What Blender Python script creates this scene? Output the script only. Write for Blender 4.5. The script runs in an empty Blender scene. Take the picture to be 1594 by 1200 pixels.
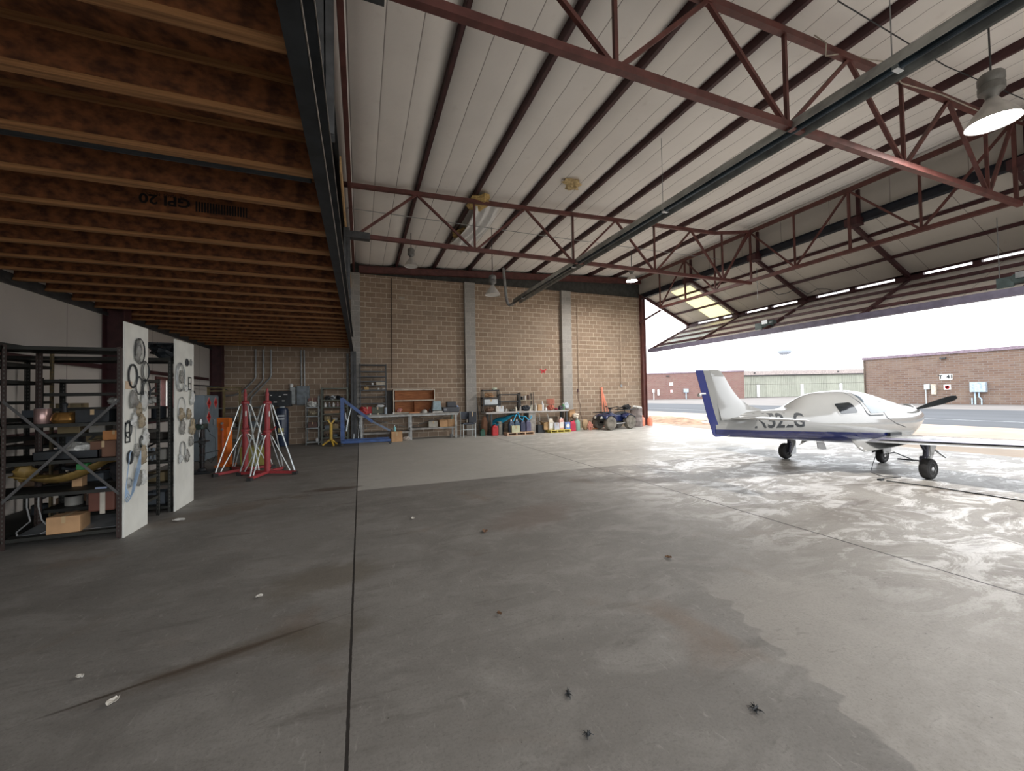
import bpy, math, random
from mathutils import Vector, Matrix
from mathutils.geometry import delaunay_2d_cdt
random.seed(7)
S = bpy.context.scene
COL = S.collection
PI = math.pi
def R(a): return math.radians(a)

# ------------------------------------------------------------------ camera
CAM_H = 1.69
cd = bpy.data.cameras.new('camera'); cam = bpy.data.objects.new('camera', cd); COL.objects.link(cam)
yaw, pit, rol = R(21.1), R(1.33), R(-1.05)
fw = Vector((math.sin(yaw)*math.cos(pit), math.cos(yaw)*math.cos(pit), math.sin(pit)))
r0 = Vector((math.cos(yaw), -math.sin(yaw), 0)); u0 = r0.cross(fw)
rr = r0*math.cos(rol)+u0*math.sin(rol); uu = -r0*math.sin(rol)+u0*math.cos(rol)
cam.matrix_world = Matrix(((rr.x, uu.x, -fw.x, 0), (rr.y, uu.y, -fw.y, 0), (rr.z, uu.z, -fw.z, CAM_H), (0, 0, 0, 1)))
cd.sensor_width = 36; cd.sensor_fit = 'HORIZONTAL'; cd.lens = 612/1594*36; cd.clip_end = 600
S.camera = cam
# ------------------------------------------------------------------ sky, light, exposure
S.view_settings.view_transform = 'Standard'; S.view_settings.look = 'None'
S.view_settings.gamma = 1; S.view_settings.use_curve_mapping = False
S.view_settings.exposure = 1.68
w = bpy.data.worlds.new('overcast'); S.world = w; w.use_nodes = True
bg = w.node_tree.nodes['Background']; bg.inputs[0].default_value = (0.93, 0.96, 1.0, 1); bg.inputs[1].default_value = 1.15


YB_ = -8.0
pl = bpy.data.lights.new('door_portal', 'AREA'); pl.shape = 'RECTANGLE'; pl.size = 20.3; pl.size_y = 6.4; pl.cycles.is_portal = True
po = bpy.data.objects.new('door_portal', pl); COL.objects.link(po)
po.location = (13.9, 6.1, 3.3); po.rotation_euler = (R(90), 0, R(90))
pl2 = pl.copy(); pl2.size = 17.6; pl2.size_y = 5.8
po2 = bpy.data.objects.new('added_opening_portal', pl2); COL.objects.link(po2)  # portal for the opening added behind the camera
po2.location = (4.4, YB_ - .1, 2.9); po2.rotation_euler = (R(90), 0, 0)

# ------------------------------------------------------------------ materials
MC = {}
def nodes(m):
    m.use_nodes = True; nt = m.node_tree; nt.nodes.clear()
    o = nt.nodes.new('ShaderNodeOutputMaterial'); b = nt.nodes.new('ShaderNodeBsdfPrincipled')
    nt.links.new(b.outputs[0], o.inputs[0]); return nt, b, o
def ND(nt, t, **k):
    n = nt.nodes.new('ShaderNode'+t)
    for a, v in k.items():
        if a.startswith('i_'): n.inputs[a[2:].replace('_', ' ')].default_value = v
        else: setattr(n, a, v)
    return n
def c4(c): return (c[0], c[1], c[2], 1)
def mixc(nt, fac, a, b, mode='MIX'):
    n = nt.nodes.new('ShaderNodeMix'); n.data_type = 'RGBA'; n.blend_type = mode
    for s, v in ((n.inputs[0], fac), (n.inputs[6], a), (n.inputs[7], b)):
        if hasattr(v, 'is_linked'): nt.links.new(v, s)
        elif isinstance(v, (int, float)): s.default_value = v
        else: s.default_value = c4(v)
    return n.outputs[2]
def mth(nt, op, a, b=0.0, c=0.0, clamp=False):
    n = nt.nodes.new('ShaderNodeMath'); n.operation = op; n.use_clamp = clamp
    for s, v in zip(n.inputs, (a, b, c)):
        if hasattr(v, 'is_linked'): nt.links.new(v, s)
        else: s.default_value = v
    return n.outputs[0]
def sstep(nt, v, a, b):
    n = nt.nodes.new('ShaderNodeMapRange'); n.interpolation_type = 'SMOOTHSTEP'
    nt.links.new(v, n.inputs[0]); n.inputs[1].default_value = a; n.inputs[2].default_value = b
    return n.outputs[0]
def noise(nt, vec, scale, detail=4, rough=.55, dist=0):
    n = nt.nodes.new('ShaderNodeTexNoise'); n.inputs['Scale'].default_value = scale
    n.inputs['Detail'].default_value = detail; n.inputs['Roughness'].default_value = rough; n.inputs['Distortion'].default_value = dist
    nt.links.new(vec, n.inputs['Vector']); return n.outputs[0]
def mapv(nt, vec, sc=(1, 1, 1), loc=(0, 0, 0), rot=(0, 0, 0)):
    n = nt.nodes.new('ShaderNodeMapping'); n.inputs['Scale'].default_value = sc; n.inputs['Location'].default_value = loc; n.inputs['Rotation'].default_value = rot
    nt.links.new(vec, n.inputs[0]); return n.outputs[0]
def coord(nt): return nt.nodes.new('ShaderNodeTexCoord').outputs['Object']
def bump(nt, b, h, strength=.3, dist=.01):
    n = nt.nodes.new('ShaderNodeBump'); n.inputs['Strength'].default_value = strength; n.inputs['Distance'].default_value = dist
    nt.links.new(h, n.inputs['Height']); nt.links.new(n.outputs[0], b.inputs['Normal'])
def M(name, col=(.5, .5, .5), rough=.6, metal=0, var=.25, scale=6, bmp=.15, sc3=(1, 1, 1), spec=.5, em=0, second=None):
    if name in MC: return MC[name]
    m = bpy.data.materials.new(name); MC[name] = m
    nt, b, o = nodes(m); v = mapv(nt, coord(nt), sc3)
    f = noise(nt, v, scale)
    dark = tuple(x*(1-var) for x in col); lite = tuple(min(1, x*(1+var)) for x in col)
    if second: dark = second
    c = mixc(nt, sstep(nt, f, .3, .7), dark, lite)
    nt.links.new(c, b.inputs['Base Color']); b.inputs['Roughness'].default_value = rough; b.inputs['Metallic'].default_value = metal
    b.inputs['Specular IOR Level'].default_value = spec
    if bmp: bump(nt, b, noise(nt, v, scale*6), bmp, .004)
    if em: b.inputs['Emission Color'].default_value = c4(col); b.inputs['Emission Strength'].default_value = em
    return m
def brick_mat(name, a, b2, mortar, axis='XZ', bw=.406, rh=.203, ms=.011, dirt=(.3, .25, .2)):
    m = bpy.data.materials.new(name); nt, b, o = nodes(m); co = coord(nt)
    sp = nt.nodes.new('ShaderNodeSeparateXYZ'); nt.links.new(co, sp.inputs[0])
    cb = nt.nodes.new('ShaderNodeCombineXYZ'); nt.links.new(sp.outputs[0 if axis[0] == 'X' else 1], cb.inputs[0]); nt.links.new(sp.outputs[2], cb.inputs[1])
    t = nt.nodes.new('ShaderNodeTexBrick'); nt.links.new(cb.outputs[0], t.inputs['Vector'])
    t.inputs['Color1'].default_value = c4(a); t.inputs['Color2'].default_value = c4(b2); t.inputs['Mortar'].default_value = c4(mortar)
    t.inputs['Scale'].default_value = 1; t.inputs['Brick Width'].default_value = bw; t.inputs['Row Height'].default_value = rh
    t.inputs['Mortar Size'].default_value = ms; t.inputs['Mortar Smooth'].default_value = .2; t.inputs['Bias'].default_value = 0
    n1 = noise(nt, co, .8, 5); n2 = noise(nt, co, 14, 5, .7)
    c = mixc(nt, mth(nt, 'MULTIPLY', sstep(nt, n1, .45, .75), .35), t.outputs[0], dirt)
    c = mixc(nt, mth(nt, 'MULTIPLY', sstep(nt, n2, .35, .7), .25), c, tuple(x*.6 for x in a))
    nt.links.new(c, b.inputs['Base Color']); b.inputs['Roughness'].default_value = .9; b.inputs['Specular IOR Level'].default_value = .2
    h = mth(nt, 'ADD', mth(nt, 'MULTIPLY', t.outputs['Fac'], -1), mth(nt, 'MULTIPLY', n2, .4)); bump(nt, b, h, .5, .006)
    return m
def glass_mat():
    m = bpy.data.materials.new('window_glass'); nt, b, o = nodes(m)
    b.inputs['Base Color'].default_value = (.9, .95, 1, 1); b.inputs['Roughness'].default_value = .03
    tr = nt.nodes.new('ShaderNodeBsdfTransparent'); mx = nt.nodes.new('ShaderNodeMixShader')
    mx.inputs[0].default_value = .15; nt.links.new(tr.outputs[0], mx.inputs[1]); nt.links.new(b.outputs[0], mx.inputs[2]); nt.links.new(mx.outputs[0], o.inputs[0])
    return m
def floor_mat():
    m = bpy.data.materials.new('hangar_concrete'); nt, b, o = nodes(m); co = coord(nt)
    sp = nt.nodes.new('ShaderNodeSeparateXYZ'); nt.links.new(co, sp.inputs[0]); X, Y = sp.outputs[0], sp.outputs[1]
    big = noise(nt, co, .35, 5, .6, .4); med = noise(nt, mapv(nt, co, (1, 1.6, 1), (3, 1, 0)), 1.5, 6, .65, .6)
    fine = noise(nt, co, 12, 6, .7); streak = noise(nt, mapv(nt, co, (.5, 2.2, 1), (7, 3, 0), (0, 0, R(-18))), 2.2, 6, .7, .8)
    c = mixc(nt, sstep(nt, big, .3, .7), (.155, .148, .136), (.235, .226, .21))
    c = mixc(nt, mth(nt, 'MULTIPLY', sstep(nt, med, .42, .72), .5), c, (.31, .30, .28))
    c = mixc(nt, mth(nt, 'MULTIPLY', sstep(nt, streak, .55, .75), .6), c, (.10, .09, .08))
    c = mixc(nt, mth(nt, 'MULTIPLY', sstep(nt, fine, .55, .8), .3), c, (.12, .11, .10))
    rust = noise(nt, mapv(nt, co, (1, 1, 1), (11, 5, 0)), .9, 4, .6, .5)
    c = mixc(nt, mth(nt, 'MULTIPLY', sstep(nt, rust, .58, .78), .45), c, (.17, .11, .07))
    # worn, polished aisle under the aircraft, with a ragged edge
    edge = mth(nt, 'ADD', mth(nt, 'ADD', X, mth(nt, 'MULTIPLY', Y, -.33)), mth(nt, 'MULTIPLY', noise(nt, co, 2.5, 2, .6), .45))
    grain = noise(nt, co, 55, 4, .8)
    tooth = mth(nt, 'MULTIPLY', mth(nt, 'PINGPONG', mth(nt, 'ADD', Y, mth(nt, 'MULTIPLY', X, .5)), .11), .8)
    e2 = mth(nt, 'ADD', edge, tooth)
    fadey = sstep(nt, Y, 2.2, 2.9)
    pol = mth(nt, 'ADD', mth(nt, 'MULTIPLY', sstep(nt, e2, 2.17, 2.21), mth(nt, 'SUBTRACT', 1, fadey)), mth(nt, 'MULTIPLY', sstep(nt, edge, 1.8, 4.5), fadey))
    c = mixc(nt, mth(nt, 'MULTIPLY', pol, .28), c, (.46, .43, .38))
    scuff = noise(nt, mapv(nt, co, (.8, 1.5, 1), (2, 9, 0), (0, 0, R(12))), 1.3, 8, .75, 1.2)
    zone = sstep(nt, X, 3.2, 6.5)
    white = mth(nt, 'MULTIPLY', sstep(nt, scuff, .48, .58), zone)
    c = mixc(nt, mth(nt, 'MULTIPLY', white, .7), c, (.70, .69, .67))  # white scuffs also paint in the sky reflection from the doorway
    darkp = mth(nt, 'MULTIPLY', sstep(nt, noise(nt, mapv(nt, co, (.6, 1.3, 1), (5, 5, 0)), 1.1, 6, .7, 1), .52, .68), zone)
    c = mixc(nt, mth(nt, 'MULTIPLY', darkp, .75), c, (.12, .10, .085))
    slab2 = mth(nt, 'MULTIPLY', mth(nt, 'GREATER_THAN', Y, 7.7), mth(nt, 'GREATER_THAN', X, -.075))
    c = mixc(nt, mth(nt, 'MULTIPLY', slab2, .5), c, (.66, .65, .60))
    # long oil crack on the left slab and a rusty patch at the joint
    sc2 = noise(nt, mapv(nt, co, (1, 3.0, 1), (4, 4, 0), (0, 0, R(-25))), 5, 6, .75, 1.5)
    c = mixc(nt, mth(nt, 'MULTIPLY', sstep(nt, sc2, .56, .72), .5), c, (.10, .095, .085))
    sc3 = noise(nt, mapv(nt, co, (3, 1, 1), (9, 4, 0), (0, 0, R(20))), 7, 5, .7, 1)
    c = mixc(nt, mth(nt, 'MULTIPLY', sstep(nt, sc3, .58, .74), .35), c, (.42, .41, .38))
    vo = nt.nodes.new('ShaderNodeTexVoronoi'); vo.inputs['Scale'].default_value = 7; nt.links.new(co, vo.inputs['Vector'])
    c = mixc(nt, mth(nt, 'MULTIPLY', mth(nt, 'LESS_THAN', vo.outputs['Distance'], .035), .7), c, (.05, .045, .04))
    def blob(cx, cy, sx, sy, rot=0.0):
        a = mapv(nt, co, (1, 1, 1), (-cx, -cy, 0)); a = mapv(nt, a, (1, 1, 1), (0, 0, 0), (0, 0, -rot))
        a = mapv(nt, a, (1/sx, 1/sy, 0)); n = nt.nodes.new('ShaderNodeVectorMath'); n.operation = 'LENGTH'; nt.links.new(a, n.inputs[0])
        d = mth(nt, 'ADD', n.outputs['Value'], mth(nt, 'MULTIPLY', mth(nt, 'SUBTRACT', med, .5), 1.6))
        return mth(nt, 'SUBTRACT', 1, sstep(nt, d, .5, 1.1))
    for (cx, cy, sx, sy, rot, col, k) in ((-.95, 3.13, 1.0, .018, R(16.5), (.035, .025, .018), .85), (-.88, 3.15, .42, .05, R(16.5), (.06, .04, .028), .75), (-.80, 3.17, .8, .13, R(16.5), (.10, .08, .06), .5), (-.25, 3.15, .35, .22, R(10), (.11, .095, .07), .5),
            (-.55, 8.05, .55, .22, 0, (.07, .045, .03), .75), (-.35, 4.1, .6, .35, .3, (.12, .10, .07), .5), (2.2, 5.0, .9, .5, .4, (.16, .12, .10), .5),
            (5.2, 6.2, .9, .3, -.5, (.12, .085, .06), .7), (6.3, 3.2, 1.2, .35, -.3, (.14, .12, .10), .5), (-2.0, 7.2, 1.2, .35, .5, (.13, .09, .06), .4),
            (-3.8, 3.9, 1.4, .5, .5, (.12, .11, .09), .35)):
        c = mixc(nt, mth(nt, 'MULTIPLY', blob(cx, cy, sx, sy, rot), k), c, col)
    c = mixc(nt, mth(nt, 'MULTIPLY', sstep(nt, grain, .45, .75), .35), c, (.05, .045, .04))
    c = mixc(nt, mth(nt, 'MULTIPLY', sstep(nt, noise(nt, co, 90, 3, .8), .55, .8), .25), c, (.45, .44, .41))
    # sawn joints
    def line(v, p, wd): return mth(nt, 'LESS_THAN', mth(nt, 'ABSOLUTE', mth(nt, 'SUBTRACT', mth(nt, 'ADD', v, mth(nt, 'MULTIPLY', mth(nt, 'SUBTRACT', fine, .5), .012)), p)), wd)
    j = None
    for v, p, wd in ((X, -.075, .009), (X, 4.98, .012), (X, 9.15, .008), (Y, 7.7, .005), (Y, .2, .005)):
        l = line(v, p, wd); j = l if j is None else mth(nt, 'MAXIMUM', j, l)
    c = mixc(nt, j, c, (.025, .022, .02))
    nt.links.new(c, b.inputs['Base Color'])
    ro = mth(nt, 'ADD', .50, mth(nt, 'MULTIPLY', fine, .3))
    ro = mth(nt, 'SUBTRACT', ro, mth(nt, 'MULTIPLY', mth(nt, 'MAXIMUM', mth(nt, 'MULTIPLY', pol, .6), zone), .14))
    ro = mth(nt, 'SUBTRACT', ro, mth(nt, 'MULTIPLY', white, .16))
    nt.links.new(ro, b.inputs['Roughness'])
    bump(nt, b, mth(nt, 'SUBTRACT', mth(nt, 'ADD', mth(nt, 'MULTIPLY', fine, .5), med), mth(nt, 'MULTIPLY', j, 3)), .12, .01)
    return m
def liner_mat(name, col, axis, spacing, off, lines=True, dirt=(.35, .3, .24)):
    m = bpy.data.materials.new(name); nt, b, o = nodes(m); co = coord(nt)
    sp = nt.nodes.new('ShaderNodeSeparateXYZ'); nt.links.new(co, sp.inputs[0]); V = sp.outputs['XYZ'.index(axis)]
    n = noise(nt, co, .7, 4); n2 = noise(nt, co, 5, 5)
    c = mixc(nt, sstep(nt, n, .3, .7), tuple(x*.92 for x in col), col)
    c = mixc(nt, mth(nt, 'MULTIPLY', sstep(nt, n2, .6, .8), .15), c, dirt)
    h = n2
    if lines:
        t = mth(nt, 'FRACT', mth(nt, 'DIVIDE', mth(nt, 'SUBTRACT', V, off), spacing))
        l = mth(nt, 'LESS_THAN', t, .014/spacing)
        c = mixc(nt, mth(nt, 'MULTIPLY', l, .75), c, (.12, .10, .09))
        h = mth(nt, 'SUBTRACT', mth(nt, 'MULTIPLY', n2, .5), mth(nt, 'MULTIPLY', mth(nt, 'POWER', mth(nt, 'ABSOLUTE', mth(nt, 'SUBTRACT', t, .5)), 3), 6))
    nt.links.new(c, b.inputs['Base Color']); b.inputs['Roughness'].default_value = .55; b.inputs['Specular IOR Level'].default_value = .3
    bump(nt, b, h, .25, .03); return m
def wood_mat(name, a, b2, sc=(1, 14, 14), s=3):
    return M(name, b2, .75, 0, .2, s, .2, sc, second=a)

red = M('red_oxide_steel', (.115, .040, .034), .55, 0, .25, 4)
redd = M('dark_red_steel', (.060, .020, .022), .55, 0, .25, 4)
blk = M('black_steel', (.018, .022, .026), .5, 0, .4, 5)
dkgry = M('charcoal_steel', (.045, .048, .05), .5, 0, .4, 5)
shelf_m = M('dark_olive_steel', (.018, .019, .016), .55, 0, .4, 4)
galv = M('galvanised_steel', (.42, .45, .47), .35, .75, .2, 6)
alum = M('aluminium', (.62, .63, .64), .3, .85, .15, 6)
gypipe = M('grey_pipe', (.30, .31, .31), .45, .4, .15, 6)
plyw = wood_mat('plywood', (.42, .26, .12), (.55, .36, .18))
osb = M('osb_web', (.20, .073, .025), .8, 0, .3, 9, .4, (1, 1, 1.4), second=(.062, .022, .009))
lvl = wood_mat('lvl_flange', (.18, .082, .031), (.31, .155, .060), (.4, 14, 14))
cardb = M('cardboard', (.48, .29, .15), .85, 0, .12, 5, .05)
white = M('white_plastic', (.78, .79, .78), .4, 0, .06, 4, .05)
cream = M('cream_plastic', (.66, .60, .45), .45, 0, .1, 4, .05)
rubber = M('tyre_rubber', (.028, .027, .027), .8, 0, .25, 10, .3)
rubberd = M('dusty_tyre_rubber', (.17, .155, .13), .9, 0, .35, 6, .3)
redpl = M('red_plastic', (.55, .03, .035), .4, 0, .12, 4, .05)
org = M('orange_paint', (.72, .17, .02), .45, 0, .2, 4, .1)
yel = M('yellow_paint', (.62, .40, .06), .45, 0, .2, 4, .1)
bluep = M('blue_paint', (.03, .085, .26), .4, 0, .3, 5, .1)
orgpl = M('safety_orange_plastic', (.9, .16, .05), .45, 0, .12, 4, .05)
paper = M('paper_white', (.82, .82, .79), .8, 0, .08, 5, .05)
polyb = M('clear_poly_bag', (.62, .63, .60), .22, 0, .3, 14, .6)
boardm = M('white_painted_board', (.72, .73, .68), .6, 0, .07, 3, .05)
GL = glass_mat()
# ------------------------------------------------------------------ mesh building
class MB:
    def __init__(s): s.v = []; s.f = []
    def add(s, vs, fs):
        n = len(s.v); s.v += [tuple(v) for v in vs]; s.f += [tuple(i+n for i in f) for f in fs]; return s
    def box(s, x0, x1, y0, y1, z0, z1):
        return s.add([(x, y, z) for x in (x0, x1) for y in (y0, y1) for z in (z0, z1)],
                     [(0, 1, 3, 2), (4, 6, 7, 5), (0, 4, 5, 1), (2, 3, 7, 6), (0, 2, 6, 4), (1, 5, 7, 3)])
    def cbox(s, cx, cy, z0, w, d, h, rz=0, taper=1.0):
        c, q = math.cos(rz), math.sin(rz); vs = []
        for k, z in ((1, z0), (taper, z0+h)):
            for a, b in ((-1, -1), (1, -1), (1, 1), (-1, 1)):
                x, y = a*w/2*k, b*d/2*k; vs.append((cx+x*c-y*q, cy+x*q+y*c, z))
        return s.add(vs, [(3, 2, 1, 0), (4, 5, 6, 7), (0, 1, 5, 4), (1, 2, 6, 5), (2, 3, 7, 6), (3, 0, 4, 7)])
    def bar(s, p, q, w, h, up=(0, 0, 1)):
        p, q = Vector(p), Vector(q); d = (q-p).normalized(); u = Vector(up)
        if abs(d.dot(u)) > .98: u = Vector((0, 1, 0))
        r = d.cross(u).normalized(); u = r.cross(d)
        vs = [e+r*a*w/2+u*b*h/2 for e in (p, q) for a, b in ((-1, -1), (1, -1), (1, 1), (-1, 1))]
        return s.add(vs, [(3, 2, 1, 0), (4, 5, 6, 7), (0, 1, 5, 4), (1, 2, 6, 5), (2, 3, 7, 6), (3, 0, 4, 7)])
    def tube(s, pts, r, seg=8, closed=False, caps=True):
        pts = [Vector(p) for p in pts]; n = len(pts); rings = []; prev = None
        rs = r if isinstance(r, (list, tuple)) else [r]*n
        for i, p in enumerate(pts):
            if closed: d = pts[(i+1) % n]-pts[i-1]
            else: d = pts[min(i+1, n-1)]-pts[max(i-1, 0)]
            d = d.normalized() if d.length > 1e-9 else Vector((0, 0, 1))
            if prev is None:
                u = Vector((0, 0, 1)) if abs(d.z) < .9 else Vector((1, 0, 0))
            else: u = prev
            u = (u-d*u.dot(d)).normalized(); prev = u; v = d.cross(u)
            rings.append([p+(u*math.cos(2*PI*k/seg)+v*math.sin(2*PI*k/seg))*rs[i] for k in range(seg)])
        vs = [v for ri in rings for v in ri]; fs = []
        for i in range(n if closed else n-1):
            j = (i+1) % n
            for k in range(seg): l = (k+1) % seg; fs.append((i*seg+k, i*seg+l, j*seg+l, j*seg+k))
        if caps and not closed: fs += [tuple(range(seg-1, -1, -1)), tuple((n-1)*seg+k for k in range(seg))]
        return s.add(vs, fs)
    def lathe(s, prof, c=(0, 0, 0), axis='Z', seg=20):
        vs = []; fs = []; n = len(prof)
        for k in range(seg):
            a = 2*PI*k/seg
            for r, h in prof:
                x, y = r*math.cos(a), r*math.sin(a)
                p = {'Z': (x, y, h), 'Y': (x, h, y), 'X': (h, x, y)}[axis]
                vs.append((p[0]+c[0], p[1]+c[1], p[2]+c[2]))
        for k in range(seg):
            l = (k+1) % seg
            for i in range(n-1): fs.append((k*n+i, l*n+i, l*n+i+1, k*n+i+1))
        if prof[0][0] > 1e-6: fs.append(tuple(k*n for k in range(seg-1, -1, -1)))
        if prof[-1][0] > 1e-6: fs.append(tuple(k*n+n-1 for k in range(seg)))
        return s.add(vs, fs)
    def prism(s, poly, vec):
        n = len(poly); v = Vector(vec); p = [Vector(q) for q in poly]
        return s.add(p+[q+v for q in p], [tuple(range(n-1, -1, -1)), tuple(range(n, 2*n))]+[(i, (i+1) % n, n+(i+1) % n, n+i) for i in range(n)])
    def blob(s, c, sx, sy, sz, amp=.12, seg=10, ring=6, seed=0):
        rd = random.Random(seed); vs = []; fs = []
        for i in range(ring+1):
            t = PI*i/ring
            for k in range(seg):
                a = 2*PI*k/seg; q = 1+rd.uniform(-amp, amp) if 0 < i < ring else 1
                vs.append((c[0]+sx*math.sin(t)*math.cos(a)*q, c[1]+sy*math.sin(t)*math.sin(a)*q, c[2]+sz*math.cos(t)*q))
        for i in range(ring):
            for k in range(seg): l = (k+1) % seg; fs.append((i*seg+k, (i+1)*seg+k, (i+1)*seg+l, i*seg+l))
        return s.add(vs, fs)
    def grid(s, fn, nu, nv, solid=None):
        vs = [fn(i/nu, j/nv) for i in range(nu+1) for j in range(nv+1)]
        fs = [(i*(nv+1)+j, (i+1)*(nv+1)+j, (i+1)*(nv+1)+j+1, i*(nv+1)+j+1) for i in range(nu) for j in range(nv)]
        return s.add(vs, fs)
    def build(s, name, mat, parent=None, loc=(0, 0, 0), smooth=False, solid=0, bevel=0, sub=0, local=True):
        me = bpy.data.meshes.new(name)
        L = Vector(loc) if not local else Vector((0, 0, 0))
        me.from_pydata([tuple(Vector(v)-L) for v in s.v], [], s.f); me.update()
        me.materials.append(mat)
        o = bpy.data.objects.new(name, me); COL.objects.link(o)
        if parent: o.parent = parent
        elif not local or any(loc): o.location = loc
        if smooth:
            for p in me.polygons: p.use_smooth = True
            try: me.set_sharp_from_angle(angle=R(38))
            except Exception: pass
        if solid: mm = o.modifiers.new('t', 'SOLIDIFY'); mm.thickness = solid; mm.offset = 0
        if bevel: mm = o.modifiers.new('b', 'BEVEL'); mm.width = bevel; mm.segments = 2; mm.limit_method = 'ANGLE'
        if sub: mm = o.modifiers.new('s', 'SUBSURF'); mm.levels = sub; mm.render_levels = sub
        return o
def tag(o, label, cat, group=None, kind=None):
    o['label'] = label; o['category'] = cat
    if group: o['group'] = group
    if kind: o['kind'] = kind
    return o
def thing(name, label, cat, loc=(0, 0, 0), rz=0, group=None):
    o = bpy.data.objects.new(name, None); COL.objects.link(o); o.empty_display_size = .1
    o.location = loc; o.rotation_euler = (0, 0, rz); return tag(o, label, cat, group)
def structure(name, mb, mat, **k):
    o = mb.build(name, mat, **k); o['kind'] = 'structure'; return o
def dup(root, loc, rz=None, label=None, group=None):
    r = root.copy(); COL.objects.link(r); r.location = loc
    if rz is not None: r.rotation_euler = (0, 0, rz)
    if label: r['label'] = label
    if group: r['group'] = group
    for ch in list(root.children):
        c = ch.copy(); COL.objects.link(c); c.parent = r
        for g in list(ch.children):
            d = g.copy(); COL.objects.link(d); d.parent = c
    return r
def single(name, mb, mat, label, cat, loc, group=None, rz=0, **k):
    o = mb.build(name, mat, **k); o.location = loc; o.rotation_euler = (0, 0, rz); return tag(o, label, cat, group)
def text_mb(txt, size, mat3, depth=.004, sx=1.0, bold=0):
    """letters as a mesh builder; mat3 maps (x right, y up, z out) to local space"""
    cu = bpy.data.curves.new('t', 'FONT'); cu.body = txt; cu.size = size; cu.align_x = 'CENTER'; cu.align_y = 'CENTER'; cu.extrude = depth; cu.resolution_u = 3; cu.offset = size*bold
    ob = bpy.data.objects.new('t', cu); COL.objects.link(ob)
    dg = bpy.context.evaluated_depsgraph_get(); me = bpy.data.meshes.new_from_object(ob.evaluated_get(dg))
    mb = MB(); mb.add([mat3(v.co.x*sx, v.co.y, v.co.z) for v in me.vertices], [tuple(p.vertices) for p in me.polygons])
    bpy.data.objects.remove(ob); bpy.data.meshes.remove(me); return mb

# ------------------------------------------------------------------ the building shell
D = 16.6; XW = -4.8; XD = 13.62; YB = -8.0
def zr(x): return 6.88+.051*x          # underside of the purlins
structure('floor', MB().box(XW-.2, 14.4, YB-.2, D+.2, -.15, 0), floor_mat())
cmu = brick_mat('tan_block_wall', (.27, .198, .142), (.35, .262, .19), (.58, .50, .40))
greycmu = brick_mat('grey_block_pilaster', (.30, .29, .27), (.36, .345, .32), (.40, .38, .35))
structure('wall_back', MB().box(XW-.2, XD-.02, D, D+.3, 0, 6.6), cmu)
structure('wall_back_top', MB().box(XW-.2, XD+.05, D+.05, D+.3, 6.6, 7.7), M('dark_gap', (.05, .05, .045), .9))
for i, (a, b) in enumerate(((-.32, .02), (4.22, 4.68), (8.92, 9.42))):
    structure('trim_%d' % (i+1), MB().box(a, b, D-.2, D+.01, 0, 6.58), greycmu)
vin = liner_mat('wall_liner', (.60, .565, .52), 'Y', 1.52, .1)
wy0, wy1, wz0, wz1 = 12.45, 13.35, 1.55, 2.25
structure('wall_left', MB().box(XW-.15, XW, YB, wy0, 0, 6.9).box(XW-.15, XW, wy1, D, 0, 6.9).box(XW-.15, XW, wy0, wy1, 0, wz0).box(XW-.15, XW, wy0, wy1, wz1, 6.9), vin)
structure('wall_front', MB().box(XW-.2, XD+.2, YB-.2, YB, 5.8, 7.8).box(XW-.2, XW+.4, YB-.2, YB, 0, 5.8).box(XD-.4, XD+.2, YB-.2, YB, 0, 5.8), vin)  # unseen wall given a wide opening to let extra daylight inside
structure('wall_right', MB().box(XD, XD+.15, YB, -4.0, 0, 7.7), liner_mat('door_wall_liner', (.60, .57, .52), 'Y', 1.0, .2))
structure('wall_above_door', MB().box(XD+.03, XD+.13, -4.0, D+.1, 6.72, 8.0), liner_mat('header_liner', (.60, .57, .52), 'Y', 1.5, .2))
# insulated roof: pillows between purlins
PX = [-.15, 1.38, 2.9, 4.43, 5.95, 7.48, 9.0, 10.53, 12.05, 13.55]
insul = liner_mat('roof_insulation', (.83, .80, .76), 'X', .508, -.14)
rb = MB()
xs = [-5.0, -3.2, -1.67]+PX+[13.72]
ys = [YB-.2+i*(D+.4-YB)/48 for i in range(49)]
for a, b in zip(xs[:-1], xs[1:]):
    def f(u, v, a=a, b=b):
        x = a+(b-a)*u; y = YB-.2+v*(D+.4-YB)
        sag = .125*(1-(2*u-1)**4)*(1+.10*math.sin(y*5.1+a)+.07*math.sin(y*1.7+x*3))
        near = math.exp(-((D-y)/.25)**2)*.06
        return (x, y, zr(x)+.165-sag+near)
    rb.grid(f, 12, 60)
rb.box(-5, XD+.1, YB-.2, D+.4, 7.9, 7.95)
structure('ceiling', rb, insul, smooth=True)
# ground outside
structure('apron', MB().box(14.4, 24.2, -60, 60, -.2, -.01), M('apron_concrete', (.37, .30, .235), .85, 0, .12, .8, .1))
structure('road', MB().box(24.2, 41.5, -80, 130, -.2, -.012), M('asphalt', (.058, .063, .072), .8, 0, .2, .4, .1, (1, .2, 1)))
structure('verge', MB().box(41.5, 400, -150, 400, -.2, -.013), M('far_concrete', (.205, .187, .174), .9, 0, .12, .3, .05))
structure('path', MB().box(28.2, 28.5, -80, 130, -.02, -.008), M('road_paint', (.22, .23, .24), .8))
structure('ground', MB().box(-60, 24.2, 60, 400, -.2, -.02).box(-60, XW-.2, -60, 60, -.3, -.05).box(XW-.2, 14.4, D+.3, 60, -.2, -.02).box(-60, 14.4, -60, YB-.2, -.3, -.05).box(-60, 41.5, 60, 400, -.25, -.03), M('bare_ground', (.50, .43, .36), .95, 0, .2, 1))

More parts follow.
